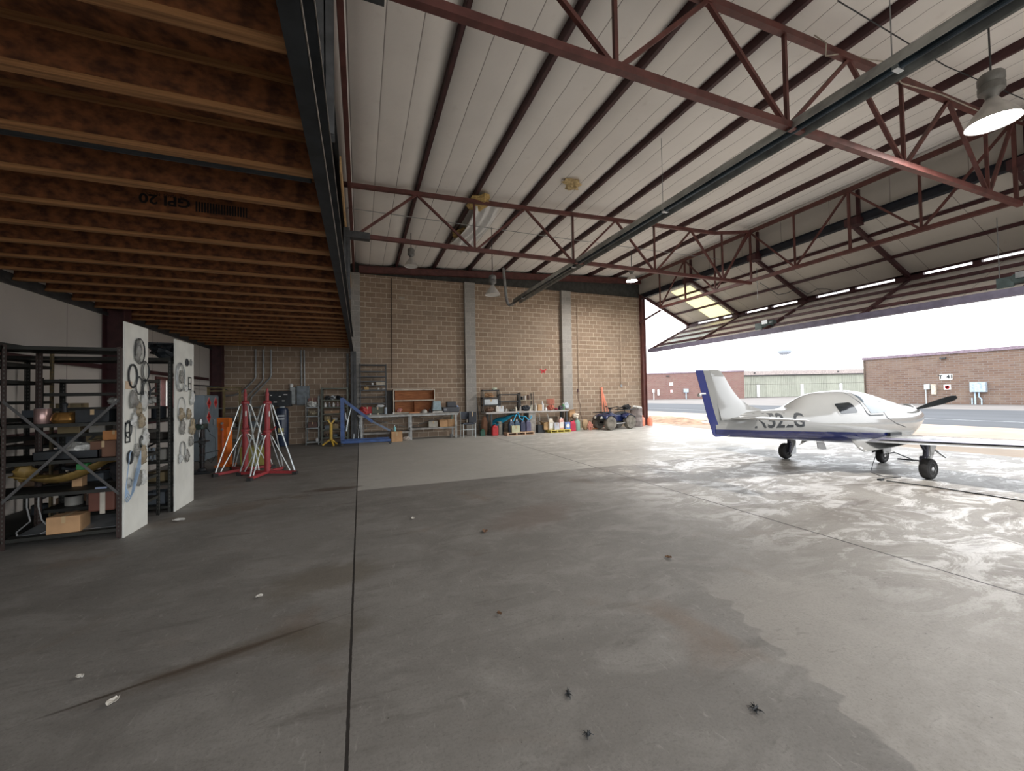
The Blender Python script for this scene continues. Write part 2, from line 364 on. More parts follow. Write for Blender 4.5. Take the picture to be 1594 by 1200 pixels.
# ------------------------------------------------------------------ steel frame
def beam_i(mb, p, q, wf, h, t=.012, up=(0, 0, 1)):
    p, q = Vector(p), Vector(q); u = Vector(up)
    mb.bar(p, q, t, h, up); mb.bar(p+u*(h/2-t/2), q+u*(h/2-t/2), wf, t, up); mb.bar(p-u*(h/2-t/2), q-u*(h/2-t/2), wf, t, up); return mb
for i, x in enumerate(PX[1:-1]+[-1.67, -3.2]):
    z = zr(x); mb = MB()
    mb.box(-.006, .006, YB, D-.02, 0, .2).box(0, .07, YB, D-.02, 0, .008).box(-.07, 0, YB, D-.02, .192, .2).box(.062, .07, YB, D-.02, 0, .025)
    single('roof_purlin', mb, redd, 'dark red steel purlin running along the hangar under the white roof', 'purlin', (x, 0, z), 'roof purlins')
single('eave_beam', beam_i(MB(), (0, 0, .13), (13.66, 0, .83), .16, .26), red, 'red steel beam along the top of the block wall', 'beam', (0-.02, D-.1, 6.61-.0))
def truss(y, label):
    t = thing('roof_truss', label, 'truss', (0, y, 5.6), 0, None)
    MB().bar((-.3, 0, 0), (13.28, 0, -.02), .09, .1).build('bottom_chord', red, t)
    MB().bar((-.4, 0, 1.2), (11.6, 0, 1.2+.051*12-.22), .09, .1).bar((11.6, 0, 1.59), (13.3, 0, 1.86), .09, .1).build('top_chord', red, t)
    def top(x): return 1.2+.0325*(x+.4)
    B = [-.1, 2.9, 5.92, 8.93, 11.9]; T = [1.38, 4.4, 7.45, 10.5]
    w = .055
    for k, x in enumerate(T):
        for xb in (B[k], B[k+1]): MB().bar((xb+(.04 if xb < x else -.04), 0, 0), (x, 0, top(x)-.02), w, w).build('diagonal_web', red, t)
    MB().bar((11.94, 0, 0), (13.15, 0, 1.8), w, w).build('diagonal_web', red, t)
    for x in B[1:]: MB().bar((x, 0, 0), (x, 0, top(x)), w*.9, w*.9).build('vertical_web', red, t)
    MB().box(-.32, .25, -.09, .09, -.09, .07).build('end_bracket', dkgry, t)
    return t
truss(3.85, 'large red roof truss crossing overhead, nearest the camera')
truss(10.1, 'red roof truss crossing the hangar halfway to the block wall')
truss(-2.4, 'red roof truss behind the viewpoint, parallel to the two in view')
# header truss above the door opening
ht = thing('door_header_truss', 'long red truss along the door opening on the right', 'truss', (13.3, 6, 5.6))
def hy(y): return y-6
MB().bar((0, hy(-4), .08), (0, hy(14.8), .08), .09, .1).build('bottom_chord', red, ht)
MB().bar((.16, hy(-4), .10), (.16, hy(14.8), .10), .05, .08).build('inner_bottom_chord', red, ht)
MB().bar((0, hy(-4), 1.86), (0, hy(D-.1), 1.86), .09, .12).build('top_chord', red, ht)
VT = [13.2, 10.1, 7.0, 3.9, .8, -2.3]; VB = [14.75, 11.65, 8.55, 5.45, 2.35, -.75]
for i, y in enumerate(VT):
    for yb in (VB[i], VB[i+1] if i < 5 else -3.6): MB().bar((0, hy(yb), .08), (0, hy(y), 1.84), .05, .05, (1, 0, 0)).build('diagonal_web', red, ht)
    MB().bar((.0, hy(y), .08), (.0, hy(y), 1.84), .06, .06).build('vertical_web', red, ht)
    MB().bar((.22, hy(y)-.12, .95), (.22, hy(y)-.12, 1.84), .08, .08).box(-.02, .3, hy(y)-.2, hy(y)+.12, .80, 1.02).build('hinge_post', redd, ht)
for y in VB: MB().bar((0, hy(y), .08), (0, hy(y), 1.84), .05, .05).build('vertical_web', red, ht)
MB().bar((0, hy(14.75), .1), (0, hy(16.3), 1.1), .05, .05, (1, 0, 0)).bar((0, hy(14.75), -.05), (.1, hy(16.4), -.35), .07, .07).build('end_brace', redd, ht)
hb = MB(); beam_i(hb, (0, -4, 0), (0, D-.1, 0), .18, .24)
single('door_header_beam', hb, M('navy_steel', (.02, .024, .035), .5, 0, .3, 4), 'dark navy steel beam above the folded hangar door', 'beam', (XD-.02, 0, 6.62))
dp = MB().box(-.11, .11, -.012, .012, 0, 6.7).box(-.11, -.095, -.1, .1, 0, 6.7).box(.095, .11, -.1, .1, 0, 6.7)
single('door_jamb_column', dp, red, 'tall red steel column where the block wall ends at the doorway', 'column', (13.67, D-.12, 0))
dp = MB().box(-.11, .11, -.1, .1, 0, 6.7)
single('door_jamb_column', dp, red, 'red steel column at the near end of the doorway, behind the viewpoint', 'column', (13.67, -4.1, 0))

# ------------------------------------------------------------------ bi-fold door
A = Vector((13.68, 0, 6.52)); F_ = Vector((16.55, 0, 5.22)); Bt = Vector((13.86, 0, 3.86))
bd = thing('bifold_hangar_door', 'huge bi-fold hangar door folded open above the doorway', 'door', (0, 0, 0))
Y0, Y1 = -4.0, 16.25
doorskin = liner_mat('door_lining', (.64, .60, .54), 'Y', 1.5, .6, dirt=(.25, .2, .16))
def lerp(a, b, t): return a+(b-a)*t
def pane(P, Q, t0, t1, y0, y1, off, th):
    p, q = lerp(P, Q, t0), lerp(P, Q, t1); n = (q-p).normalized().cross(Vector((0, 1, 0))); n = n if n.x*0+n.z > 0 else -n
    a = [Vector((p.x, y0, p.z)), Vector((q.x, y0, q.z)), Vector((q.x, y1, q.z)), Vector((p.x, y1, p.z))]
    return [v+n*off for v in a], n*th
up_ = MB(); lo_ = MB(); sk = MB(); sk2 = MB()
for (y0, y1) in ((Y0, 13.55), (14.75, Y1)): up_.prism(*pane(A, F_, 0, .985, y0, y1, .07, .03))
for t0, t1 in ((0, .08), (.95, .985)): up_.prism(*pane(A, F_, t0, t1, 13.55, 14.75, .07, .03))
sk.prism(*pane(A, F_, .08, .95, 13.55, 14.75, .07, .01))
lo_.prism(*pane(F_, Bt, .02, 1, Y0, 13.4, -.10, .03)); sk2.prism(*pane(F_, Bt, .35, .98, 13.4, 15.9, -.10, .01))
lo_.prism(*pane(F_, Bt, .02, .35, 13.4, Y1, -.10, .03)); lo_.prism(*pane(F_, Bt, .35, 1, 15.9, Y1, -.10, .03))
up_.build('upper_panel', doorskin, bd); lo_.build('lower_panel', doorskin, bd)
def trans(name, col):
    m = bpy.data.materials.new(name); nt, b, o = nodes(m); c = mixc(nt, noise(nt, coord(nt), 6), tuple(x*.8 for x in col), col)
    t = nt.nodes.new('ShaderNodeBsdfTranslucent'); nt.links.new(c, t.inputs[0]); nt.links.new(c, b.inputs['Base Color'])
    mx = nt.nodes.new('ShaderNodeMixShader'); mx.inputs[0].default_value = .75
    nt.links.new(b.outputs[0], mx.inputs[1]); nt.links.new(t.outputs[0], mx.inputs[2]); nt.links.new(mx.outputs[0], o.inputs[0]); return m
sk.build('yellow_skylight_strip', trans('yellow_fibreglass', (.95, .90, .66)), bd)['label'] = 'translucent yellow fibreglass strip'
sk2.build('pale_skylight_strip', trans('pale_fibreglass', (.88, .95, .96)), bd)['label'] = 'translucent pale blue strip'
for k, (P, Q, t, off, wd) in enumerate(((A, F_, .22, .02, .06), (A, F_, .62, .02, .06), (F_, Bt, .3, -.03, .06), (F_, Bt, .55, -.03, .06), (F_, Bt, .8, -.03, .06))):
    c = lerp(P, Q, t); MB().bar((c.x, Y0, c.z+off), (c.x, Y1, c.z+off), wd, .09).build('girt', redd, bd)
for yy in (16.2, 13.2, 10.2, 7.1, 4.0, .9, -2.2, -3.95):
    MB().bar((A.x, yy, A.z), (F_.x, yy, F_.z), .09, .12).build('upper_stile', redd, bd)
    MB().bar((F_.x, yy, F_.z-.08), (Bt.x, yy, Bt.z), .08, .10).build('lower_stile', redd, bd)
MB().bar((F_.x-.05, Y0, F_.z+.10), (F_.x-.05, Y1, F_.z+.10), .08, .08).build('upper_fold_rail', redd, bd)
MB().bar((F_.x-.03, Y0, F_.z-.10), (F_.x-.03, Y1, F_.z-.10), .08, .17).build('lower_fold_rail', redd, bd)
for yy in (16.0, 14.2, 13.2, 11.7, 10.2, 8.65, 7.1, 5.6, 4.0, 2.4, .9, -.7, -2.2, -3.6):
    hw = .35 if yy in (16.0, 13.2, 10.2, 7.1, 4.0, .9) else .09
    MB().box(F_.x-.09, F_.x+.05, yy-hw, yy+hw, F_.z-.16, F_.z+.1).build('fold_hinge', redd, bd)
MB().box(Bt.x-.09, Bt.x+.09, Y0, Y1, Bt.z-.14, Bt.z+.04).build('bottom_rail', M('purple_grey_steel', (.13, .12, .17), .5, 0, .2, 4), bd)
g2 = lerp(F_, Bt, .78)
MB().tube([(g2.x, Y0, g2.z-.14), (g2.x, 15.5, g2.z-.14)], .022, 8).build('lift_shaft', dkgry, bd)
for yy in (11.8, 9.0, 6.2, 4.8, 2.0): MB().lathe([(.03, -.06), (.09, -.06), (.09, -.04), (.05, -.03), (.05, .03), (.09, .04), (.09, .06), (.03, .06)], (g2.x, yy, g2.z-.14), 'Y', 14).build('cable_drum', dkgry, bd)
for yy in (10.35, 4.15):
    mo = MB().lathe([(.0, -.28), (.12, -.28), (.13, -.2), (.13, .15), (.1, .2), (0, .2)], (g2.x-.05, yy, g2.z+.03), 'Y', 16).box(g2.x-.15, g2.x+.13, yy+.15, yy+.42, g2.z-.22, g2.z+.1).build('lift_motor', M('motor_green_grey', (.07, .10, .10), .45), bd)
    MB().box(g2.x-.22, g2.x-.14, yy-.12, yy+.1, g2.z+.02, g2.z+.16).build('junction_box', galv, mo)
wv = [(13.6, 10.0, 5.6)]+[(13.9+.28*i, 9.9-.16*i, 5.45-.35*abs(math.sin(i*1.15))) for i in range(1, 8)]
single('hanging_cable', MB().tube([Vector(p)-Vector((13.6, 10, 5.3)) for p in wv], .012, 6), blk, 'black power cable looping from the header to the door', 'cable', (13.6, 10, 5.3))
for (x, y, zt, zb) in ((14.9, 4.7, 5.9, 4.3), (14.0, 10.4, 6.3, 5.1)):
    single('lift_cable', MB().tube([(0, 0, 0), (0, 0, zt-zb)], .009, 5), gypipe, 'thin pale lift cable %s' % ('beside the door motor' if y < 6 else 'at the middle of the folded door'), 'cable', (x, y, zb))

# ------------------------------------------------------------------ mezzanine on the left
JY = [-1.6, -.95, -.3, .35, 1.0, 1.65]+[2.3+.639*k for k in range(22)]
XJ0, XJ1, ZJ = XW+.02, -.34, 3.52
j0 = None
for k, y in enumerate(JY):
    loc = (XJ0, y, ZJ); Lj = XJ1-XJ0
    if j0 is None:
        j0 = thing('floor_joist', 'wooden I-joist with chipboard web under the mezzanine deck', 'joist', loc, 0, 'mezzanine floor joists')
        MB().box(0, Lj, -.032, .032, 0, .036).build('bottom_flange', lvl, j0)
        MB().box(0, Lj, -.006, .006, .036, .27).build('web', osb, j0)
        MB().box(0, Lj, -.032, .032, .27, .306).build('top_flange', lvl, j0)
    else: dup(j0, loc)
structure('mezzanine_deck', MB().box(XW, -.335, -2, D-.02, ZJ+.306, ZJ+.33), osb)
single('overhead_pipe', MB().tube([(0, 0, 0), (4.4, 0, 0)], .05, 12), blk, 'black pipe running across under the mezzanine between two joists', 'pipe', (XJ0, 3.71, 3.585))
single('wall_ledger', MB().box(0, .05, -2, D-.05, 0, .06).box(0, .012, -2, D-.05, 0, .18), dkgry, 'dark steel ledger along the white wall under the joists', 'ledger', (XW+.0, 0, 3.44))
mbm = MB(); mbm.box(-.33, -.235, -4, D-.25, 3.46, 3.475).box(-.33, -.322, -4, D-.25, 3.475, 4.03).box(-.33, -.235, -4, D-.25, 4.03, 4.045)
me_ = thing('mezzanine_edge_beam', 'long black steel channel beam along the mezzanine edge', 'beam', (-.33, 6, 3.46))
me_b = MB(); me_b.v = [(x+.33, y-6, z-3.46) for x, y, z in mbm.v]; me_b.f = mbm.f; me_b.build('channel', blk, me_)
tip = M('pale_steel_edge', (.30, .27, .24), .45, .5, .3, 8)  # flange edges in a lighter tone than the black channel
MB().box(.092, .1, -10, 10.3, 0, .022).build('lower_flange_edge', tip, me_); MB().box(.092, .1, -10, 10.3, .57, .592).build('upper_flange_edge', tip, me_)
for k in range(12): MB().box(.05, .09, -9+k*1.6, -8.97+k*1.6, .015, .05).build('bolt', gypipe, me_)
MB().box(-.006, 0, -10, 10.3, 0, .36).build('joist_hanger_plate', blk, me_)
mz = MB(); beam_i(mz, (0, 0, 0), (0, 0, 3.46), .2, .2, .012, (0, 1, 0))
single('mezzanine_post', mz, dkgry, 'dark steel post under the mezzanine edge at the block wall', 'post', (-.24, D-.35, 0))
up = beam_i(MB(), (0, 0, 0), (0, 0, 1.7), .14, .14, .012, (0, 1, 0))
single('upper_post', up, dkgry, 'dark post standing on the mezzanine beam below the halfway truss', 'post', (-.27, 10.1, 4.045))
o = single('upper_post', up, dkgry, 'dark post standing on the mezzanine beam below the nearest truss', 'post', (-.27, 3.85, 4.045))
lb = beam_i(MB(), (0, YB, 0), (0, D-.1, 0), .12, .3)
single('loft_girder', lb, blk, 'black girder under the roof above the mezzanine edge', 'beam', (-.42, 0, 6.45))
single('edge_purlin', MB().box(0, .08, YB, D-.02, 0, .012).box(0, .008, YB, D-.02, 0, .26).box(0, .08, YB, D-.02, .25, .262), red, 'red edge purlin beside the black girder above the mezzanine', 'purlin', (-.24, 0, 6.62))
for i, (y, l, t) in enumerate(((8.0, 2.0, 'lower end'), (10.2, 3.1, 'middle'), (13.4, 3.1, 'far end'))):
    single('timber_board', MB().box(0, .03, 0, l, 0, .32), plyw, ('raw timber board by the roof girder, nearest of the three', 'raw timber board by the roof girder, middle of the three', 'raw timber board by the roof girder, nearest the block wall')[i], 'board', (-.33, y, 5.95))
# printed stamp on the fifth visible joist web (upside down)
jy = 4.856-.0075
st = text_mb('GPI 20', .13, lambda x, y, z: (-x, z*.2, -y), .001, 1.15, .03)
st2 = text_mb('16" MADE IN USA', .04, lambda x, y, z: (-x-.0, z*.2, -y+.09), .001)
bc = MB()
for i in range(7, 26): bc.box(.36+i*.024, .36+i*.024+.016, -.001, 0, -.055, .05)
single('joist_stamp', st, M('black_ink', (.008, .005, .004), .8), 'black upside-down lettering stamped on a chipboard joist web', 'marking', (-1.80, jy, ZJ+.17))
single('joist_small_print', st2, M('black_ink', (.008, .005, .004), .8), 'small line of print below the lettering on the joist web', 'marking', (-1.80, jy, ZJ+.13))
single('joist_barcode', bc, M('black_ink', (.008, .005, .004), .8), 'dark barred block beside the lettering on the joist web', 'marking', (-2.08, jy, ZJ+.15))
# ------------------------------------------------------------------ left wall: columns, girts, window
def wcol(y, label, z=6.8):
    mb = MB(); beam_i(mb, (0, 0, 0), (0, 0, z), .28, .34, .014, (1, 0, 0)); return single('wall_column', mb, redd, label, 'column', (XW+.18, y, 0))
wcol(10.35, 'red steel column on the white wall behind the shelving'); wcol(D-.25, 'dark red corner column where the white wall meets the block wall')
wcol(4.1, 'red steel column on the white wall left of the frame')
for i, z in enumerate((1.15, 2.35)):
    single('wall_girt', MB().box(0, .07, -7.9, D-.5, 0, .008).box(0, .008, -7.9, D-.5, 0, .09), redd, ('lower', 'upper')[i]+' red wall rail running along the white left wall', 'girt', (XW+.01, 0, z))
wf = MB()
for a in ((wy0-.06, wy0, wz0-.06, wz1+.06), (wy1, wy1+.06, wz0-.06, wz1+.06), (wy0, wy1, wz0-.06, wz0), (wy0, wy1, wz1, wz1+.06), (12.88, 12.91, wz0, wz1)): wf.box(XW-.1, XW+.03, *a)
o = structure('window_1', wf, red); g = MB().box(XW-.06, XW-.055, wy0, wy1, wz0, wz1).build('window_glass', GL, o)
single('red_truck_outside', MB().box(-1, 1, -2.6, 2.6, -.05, .4).box(-1, 1, -2.6, -.3, .4, 2.3).box(-1, 1, -.3, 1.4, .4, 3.0).box(-1, 1, 1.4, 2.6, .4, 1.6), redpl, 'red vehicle just visible outside the small left window', 'vehicle', (-12, 26.5, 0))
single('duct_tape_conduit', MB().tube([(0, 0, 0), (0, 1.6, .02), (.1, 2.6, 0), (.25, 3.0, -.12)], .022, 8), dkgry, 'dark conduit along the wall above the grey cabinet', 'conduit', (XW+.3, 13.2, 2.12))

# ------------------------------------------------------------------ tube heater
hh = thing('radiant_tube_heater', 'long suspended radiant tube heater crossing under the trusses', 'heater', (6.1, 6, 5.5))
n = 21.0
refl = MB()
sec = [(-.18, .0), (-.165, .02), (-.10, .18), (.10, .18), (.165, .02), (.18, .0)]
for a, b in zip(sec[:-1], sec[1:]):
    refl.add([(a[0], -11, a[1]), (b[0], -11, b[1]), (b[0], 9.2, b[1]), (a[0], 9.2, a[1])], [(0, 1, 2, 3)])
refl.build('reflector', M('dull_aluminium', (.36, .38, .37), .38, .8, .3, 3), hh, solid=.004)
MB().tube([(0, -11, .09), (0, 9.45, .09)], .062, 16).build('burner_tube', M('blued_steel_tube', (.022, .034, .045), .28, .75, .4, 2), hh)
for y in (-3.35, .55, 4.4, 8.4):
    MB().box(-.07, .07, y-.03, y+.03, .02, .17).build('tube_clamp', galv, hh)
for y in (-3.3, 4.5): MB().tube([(0, y, .19), (0, y, 1.66)], .007, 5).build('hanger_chain', gypipe, hh)
MB().tube([(0, .6, .19), (0, .6, 1.66)], .006, 5).build('hanger_wire', gypipe, hh)
MB().tube([(0, 9.4, .08), (0, 9.62, .05), (-.06, 9.75, .04), (-.14, 9.78, .12), (-.2, 9.8, .4), (-.3, 9.8, 1.65)], .062, 14).build('flue_elbow', gypipe, hh)
# ------------------------------------------------------------------ high bay lamps
lampglow = M('lamp_glow', (1, .97, .98), .5, 0, 0, 4, 0, em=14)
refm = M('spun_aluminium', (.58, .57, .55), .35, .6, .1, 4)
housing = M('lamp_housing', (.20, .20, .19), .5, .3, .2, 5)
def lamp(loc, dia, zroof, label, lit):
    t = thing('high_bay_lamp', label, 'lamp', loc, 0, None); r = dia/2; k = dia/.5
    MB().tube([(0, 0, .62*k), (0, 0, zroof-loc[2])], .012*max(1, k*.8), 8).build('stem', dkgry, t)
    MB().lathe([(0, .64*k), (.1*k, .63*k), (.12*k, .6*k), (.12*k, .52*k), (.105*k, .5*k), (.12*k, .48*k), (.12*k, .40*k), (.07*k, .36*k), (.05*k, .30*k)], (0, 0, 0), 'Z', 20).build('ballast_housing', housing, t, smooth=True)
    MB().lathe([(.05*k, .32*k), (.075*k, .28*k), (.085*k, .24*k), (.15*k, .17*k), (.21*k, .08*k), (r, 0), (r-.008, 0), (.20*k, .08*k), (.14*k, .165*k), (.06*k, .24*k)], (0, 0, 0), 'Z', 28).build('reflector_shade', refm, t, smooth=True)
    MB().lathe([(0, .012), (r-.02, .010), (r-.02, .016), (0, .02)], (0, 0, 0), 'Z', 28).build('lens', lampglow if lit else M('frosted_lens', (.62, .63, .62), .25, 0, .05), t)
    if lit:
        L = bpy.data.lights.new('lamp_light', 'AREA'); L.shape = 'DISK'; L.size = dia*.9; L.energy = lit; L.color = (1, .95, .9)
        lo = bpy.data.objects.new('lamp_light', L); COL.objects.link(lo); lo.parent = t; lo.location = (0, 0, -.02)
    return t
lamp((9.0, 2.83, 5.68), .60, zr(9)+.05, 'large lit high bay lamp hanging at the upper right', 130)
lamp((1.58, 13.0, 5.92), .46, zr(1.6)+.05, 'unlit high bay lamp near the mezzanine, left of the torn insulation', 0)
lamp((4.02, 12.0, 4.92), .50, zr(4.0)+.05, 'unlit high bay lamp hanging lower in front of the block wall', 0)
lamp((10.3, 13.0, 6.2), .46, zr(10.3)+.05, 'lit high bay lamp at the far right corner near the door', 120)
lamp((2.2, -3.6, 5.6), .60, zr(2.2)+.05, 'lit high bay lamp behind the viewpoint, on the mezzanine side', 50)  # unseen lamp added to brighten the interior
# ------------------------------------------------------------------ roof details
ins_y = M('yellow_fibreglass_wool', (.52, .36, .14), .95, 0, .25, 20, .6)
def zi(x): return zr(x)+.10
fl = MB(); fl.grid(lambda u, v: (u*.72+.05*math.sin(v*6), v*3.3, -.02-.16*math.sin(v*PI)*(1-u*.3)-.55*max(0, v-.72)*(u > .3)-.04*math.sin(u*17+v*4)), 14, 22)
o = single('torn_insulation_sheet', fl, M('loose_white_vinyl', (.80, .80, .79), .35, 0, .05, 4, .1), 'torn white insulation sheet sagging below the roof', 'insulation sheet', (3.0, 10.3, zr(3.2)-.06), solid=.006, smooth=True)
for i, (x, y, s) in enumerate(((2.98, 10.25, 1), (2.95, 12.4, .8))):
    single('exposed_fibreglass', MB().blob((0, 0, 0), .28*s, .45*s, .08, .3, 12, 6, i), ins_y, ('yellow fibreglass showing at the near edge of the torn sheet', 'yellow fibreglass showing at the far corner of the torn sheet')[i], 'insulation', (x+.12, y, zr(x)-.05))
single('exposed_fibreglass', MB().blob((0, 0, 0), .24, .16, .1, .4, 12, 6, 5), M('tan_fibreglass', (.55, .42, .22), .95, 0, .3, 20, .6), 'small tan tuft of fibreglass hanging from the white roof', 'insulation', (5.17, 8.8, zr(5.15)-.03), smooth=False)
single('bracing_rod', MB().tube([(-1.6, 0, 0), (4, .0, .0), (12, .1, .1)], .011, 6), gypipe, 'thin steel rod crossing under the roof beyond the halfway truss', 'rod', (1.3, 11.3, 6.78))
single('bracing_rod', MB().tube([(0, 0, 0), (3.2, .15, .12), (6.6, .1, .25)], .008, 6), blk, 'thin black rod crossing under the roof above the nearest truss', 'rod', (6.2, 3.3, 7.05))
cv = [(0, 0, 0), (.1, -.1, -.18), (.25, 0, -.25), (.8, .05, .0), (1.4, .02, .05), (1.8, 0, .12), (2.3, 0, -.12), (3.6, 0, .02), (5.2, 0, .05)]
single('truss_cable', MB().tube(cv, .01, 6), M('pale_cable', (.4, .36, .3), .6), 'pale cable draped along the nearest truss top chord', 'cable', (6.5, 3.78, 7.08))

# ------------------------------------------------------------------ conduits and fittings on the block wall
def wallrun(name, pts, r, m, label, cat='conduit', at=None):
    p0 = Vector(pts[0]); return single(name, MB().tube([Vector(p)-p0 for p in pts], r, 8), m, label, cat, tuple(p0))
yw = D-.05
wallrun('conduit', [(-3.52, yw, 3.5), (-3.52, yw, 2.5), (-3.56, yw, 2.4), (-3.97, yw, 1.93), (-4.2, yw, 1.85), (-4.6, yw, 1.83)], .03, gypipe, 'left of the three bent conduits under the mezzanine')
wallrun('conduit', [(-3.28, yw, 3.5), (-3.28, yw, 2.45), (-3.32, yw, 2.34), (-3.82, yw, 1.75), (-3.86, yw, 1.62), (-3.86, yw, 1.2)], .03, gypipe, 'middle of the three bent conduits under the mezzanine')
wallrun('conduit', [(-3.04, yw, 3.5), (-3.04, yw, 2.55), (-3.08, yw, 2.45), (-3.64, yw, 1.78), (-3.68, yw, 1.66), (-3.68, yw, 1.1)], .03, gypipe, 'right of the three bent conduits under the mezzanine')
wallrun('conduit', [(-2.06, yw, 3.5), (-2.05, yw, 2.15)], .03, gypipe, 'left of the paired straight conduits above the switch box')
wallrun('conduit', [(-1.96, yw, 3.5), (-1.95, yw, 2.15)], .03, gypipe, 'right of the paired straight conduits above the switch box')
wallrun('conduit', [(1.22, yw, 6.5), (1.2, yw, 2.05)], .018, M('brown_pipe', (.10, .07, .05), .6), 'thin brown pipe down the block wall to the wooden shelf box')
wallrun('conduit', [(-.46, yw, 3.4), (-.45, yw, .1)], .045, gypipe, 'grey pipe beside the mezzanine post')
wallrun('conduit', [(9.85, yw, 6.0), (9.85, yw, 1.9)], .016, M('tan_pipe', (.42, .33, .25), .6), 'thin tan pipe right of the second grey pilaster')
wallrun('conduit', [(12.35, yw, 5.8), (12.33, yw, 2.1)], .022, M('tan_pipe', (.42, .33, .25), .6), 'tan conduit ending in a switch box above the quad bike')
o = single('switch_box', MB().box(-.05, .05, -.04, 0, 0, .14), gypipe, 'small grey switch box under the tan conduit', 'electrical box', (12.33, D, 1.96))
o = single('pull_rope_hook', MB().box(-.03, .03, -.04, 0, 0, .16).tube([(0, -.03, 0), (.02, -.03, -.4), (.12, -.03, -.6), (.1, -.03, -1.0), (.2, -.03, -1.3)], .008, 5), redd, 'small red fitting with a dangling wire right of the second grey pilaster', 'fitting', (9.8, D, 1.75))
sw = thing('disconnect_switch_box', 'grey electrical switch boxes on the wall below paired conduits', 'electrical box', (-2.1, D, 1.45))
MB().box(-.32, -.14, -.18, 0, .02, .66).build('meter_box', M('pale_grey_enamel', (.33, .36, .36), .4), sw, bevel=.01)
MB().box(-.1, .32, -.2, 0, 0, .70).build('breaker_cabinet', M('grey_enamel', (.15, .18, .20), .4), sw, bevel=.01)
MB().box(-.06, .28, -.215, -.2, .04, .66).build('cabinet_door', M('grey_enamel', (.15, .18, .20), .4), sw)
MB().lathe([(0, .66), (.05, .67), (.06, .75), (.03, .8), (0, .8)], (-.28, -.1, 0)).build('white_cap', white, sw)
v = MB()
for a, b in (((-.16, .07), (0, 0)), ((.16, .07), (0, 0)), ((-.1, -.08), (0, 0)), ((.1, -.08), (0, 0))):
    v.add([(a[0], -.01, a[1]+.04), (a[0], -.01, a[1]-.04), (b[0], -.01, b[1]-.03), (b[0], -.01, b[1]+.03)], [(0, 1, 2, 3)])
single('red_wall_decal', v, redpl, 'small red cross-shaped mark on the block wall above the second bench', 'decal', (7.98, D-.002, 2.76), solid=.004)
single('hazy_paint_mark', MB().box(-.12, .12, -.004, 0, -.05, .05), M('whitish_smudge', (.36, .31, .25), .9), 'pale smudge high on the block wall left of the first pilaster', 'mark', (1.62, D-.0, 5.75))

# ------------------------------------------------------------------ light aircraft
YC = 5.33
air = thing('light_aircraft', 'small white and blue low-wing aircraft with a raised tail parked on the right', 'airplane', (9.5, YC, 0))
def gloss(name, col, rough=.12, coat=.6):
    m = bpy.data.materials.new(name); nt, b, o = nodes(m); n = noise(nt, coord(nt), 3)
    nt.links.new(mixc(nt, n, tuple(x*.94 for x in col), col), b.inputs['Base Color']); b.inputs['Roughness'].default_value = rough
    b.inputs['Coat Weight'].default_value = coat; b.inputs['Coat Roughness'].default_value = .06; return m
AW = gloss('aircraft_white', (.31, .315, .307)); ABL = gloss('aircraft_blue', (.012, .022, .16)); 
def two_tone():
    m = bpy.data.materials.new('white_over_blue_paint'); nt, b, o = nodes(m); co = coord(nt)
    sp = nt.nodes.new('ShaderNodeSeparateXYZ'); nt.links.new(co, sp.inputs[0]); x, z = sp.outputs[0], sp.outputs[2]
    # blue below a line running from the tail to the wing root; x local = world - 9.5
    zl = mth(nt, 'SUBTRACT', .80, mth(nt, 'MULTIPLY', x, .056))
    ln = mth(nt, 'MULTIPLY', mth(nt, 'LESS_THAN', z, zl), mth(nt, 'LESS_THAN', x, mth(nt, 'ADD', .55, mth(nt, 'MULTIPLY', z, .55))))
    c = mixc(nt, ln, (.30, .305, .297), (.007, .014, .10))
    nt.links.new(c, b.inputs['Base Color']); b.inputs['Roughness'].default_value = .14; b.inputs['Coat Weight'].default_value = .6; b.inputs['Coat Roughness'].default_value = .05
    return m
TT = two_tone()
# stations: x, z top, z bottom, half width, z of widest line, upper power, lower power
ST = [(5.98, 1.10, .90, .02, 1.0, 2, 2), (6.3, 1.24, .845, .06, 1.03, 2, 2.2), (6.7, 1.29, .81, .14, 1.06, 2.8, 2.2), (7.17, 1.30, .765, .22, 1.06, 2.8, 2.3), (7.7, 1.31, .72, .31, 1.05, 2.7, 2.4),
      (7.93, 1.35, .70, .345, 1.04, 2.4, 2.4), (8.12, 1.43, .68, .38, 1.03, 2.1, 2.4), (8.36, 1.545, .655, .42, 1.01, 1.8, 2.5), (8.6, 1.605, .63, .455, 1.0, 1.8, 2.5),
      (9.03, 1.64, .585, .505, .98, 1.8, 2.6), (9.6, 1.655, .53, .54, .96, 1.85, 2.6), (10.1, 1.61, .475, .555, .95, 1.9, 2.7), (10.5, 1.53, .445, .555, .95, 2.0, 2.7),
      (10.9, 1.42, .455, .55, .95, 2.2, 2.7), (11.24, 1.345, .50, .535, .95, 2.4, 2.6), (11.6, 1.315, .595, .50, .96, 2.4, 2.5), (11.95, 1.285, .69, .45, .98, 2.4, 2.4), (12.3, 1.24, .80, .385, 1.01, 2.4, 2.3), (12.52, 1.195, .875, .32, 1.03, 2.3, 2.2), (12.62, 1.15, .93, .25, 1.04, 2.2, 2.2), (12.66, 1.10, .98, .13, 1.04, 2, 2)]
ST = [(x if x < 11 else 11+(x-11)*.66,)+t_ for x, *t_ in [(q[0],)+tuple(q[1:]) for q in ST] for t_ in [tuple(t_)]]
def cr(t, a, b, c, d): return b+.5*t*(c-a+t*(2*a-5*b+4*c-d+t*(3*(b-c)+d-a)))
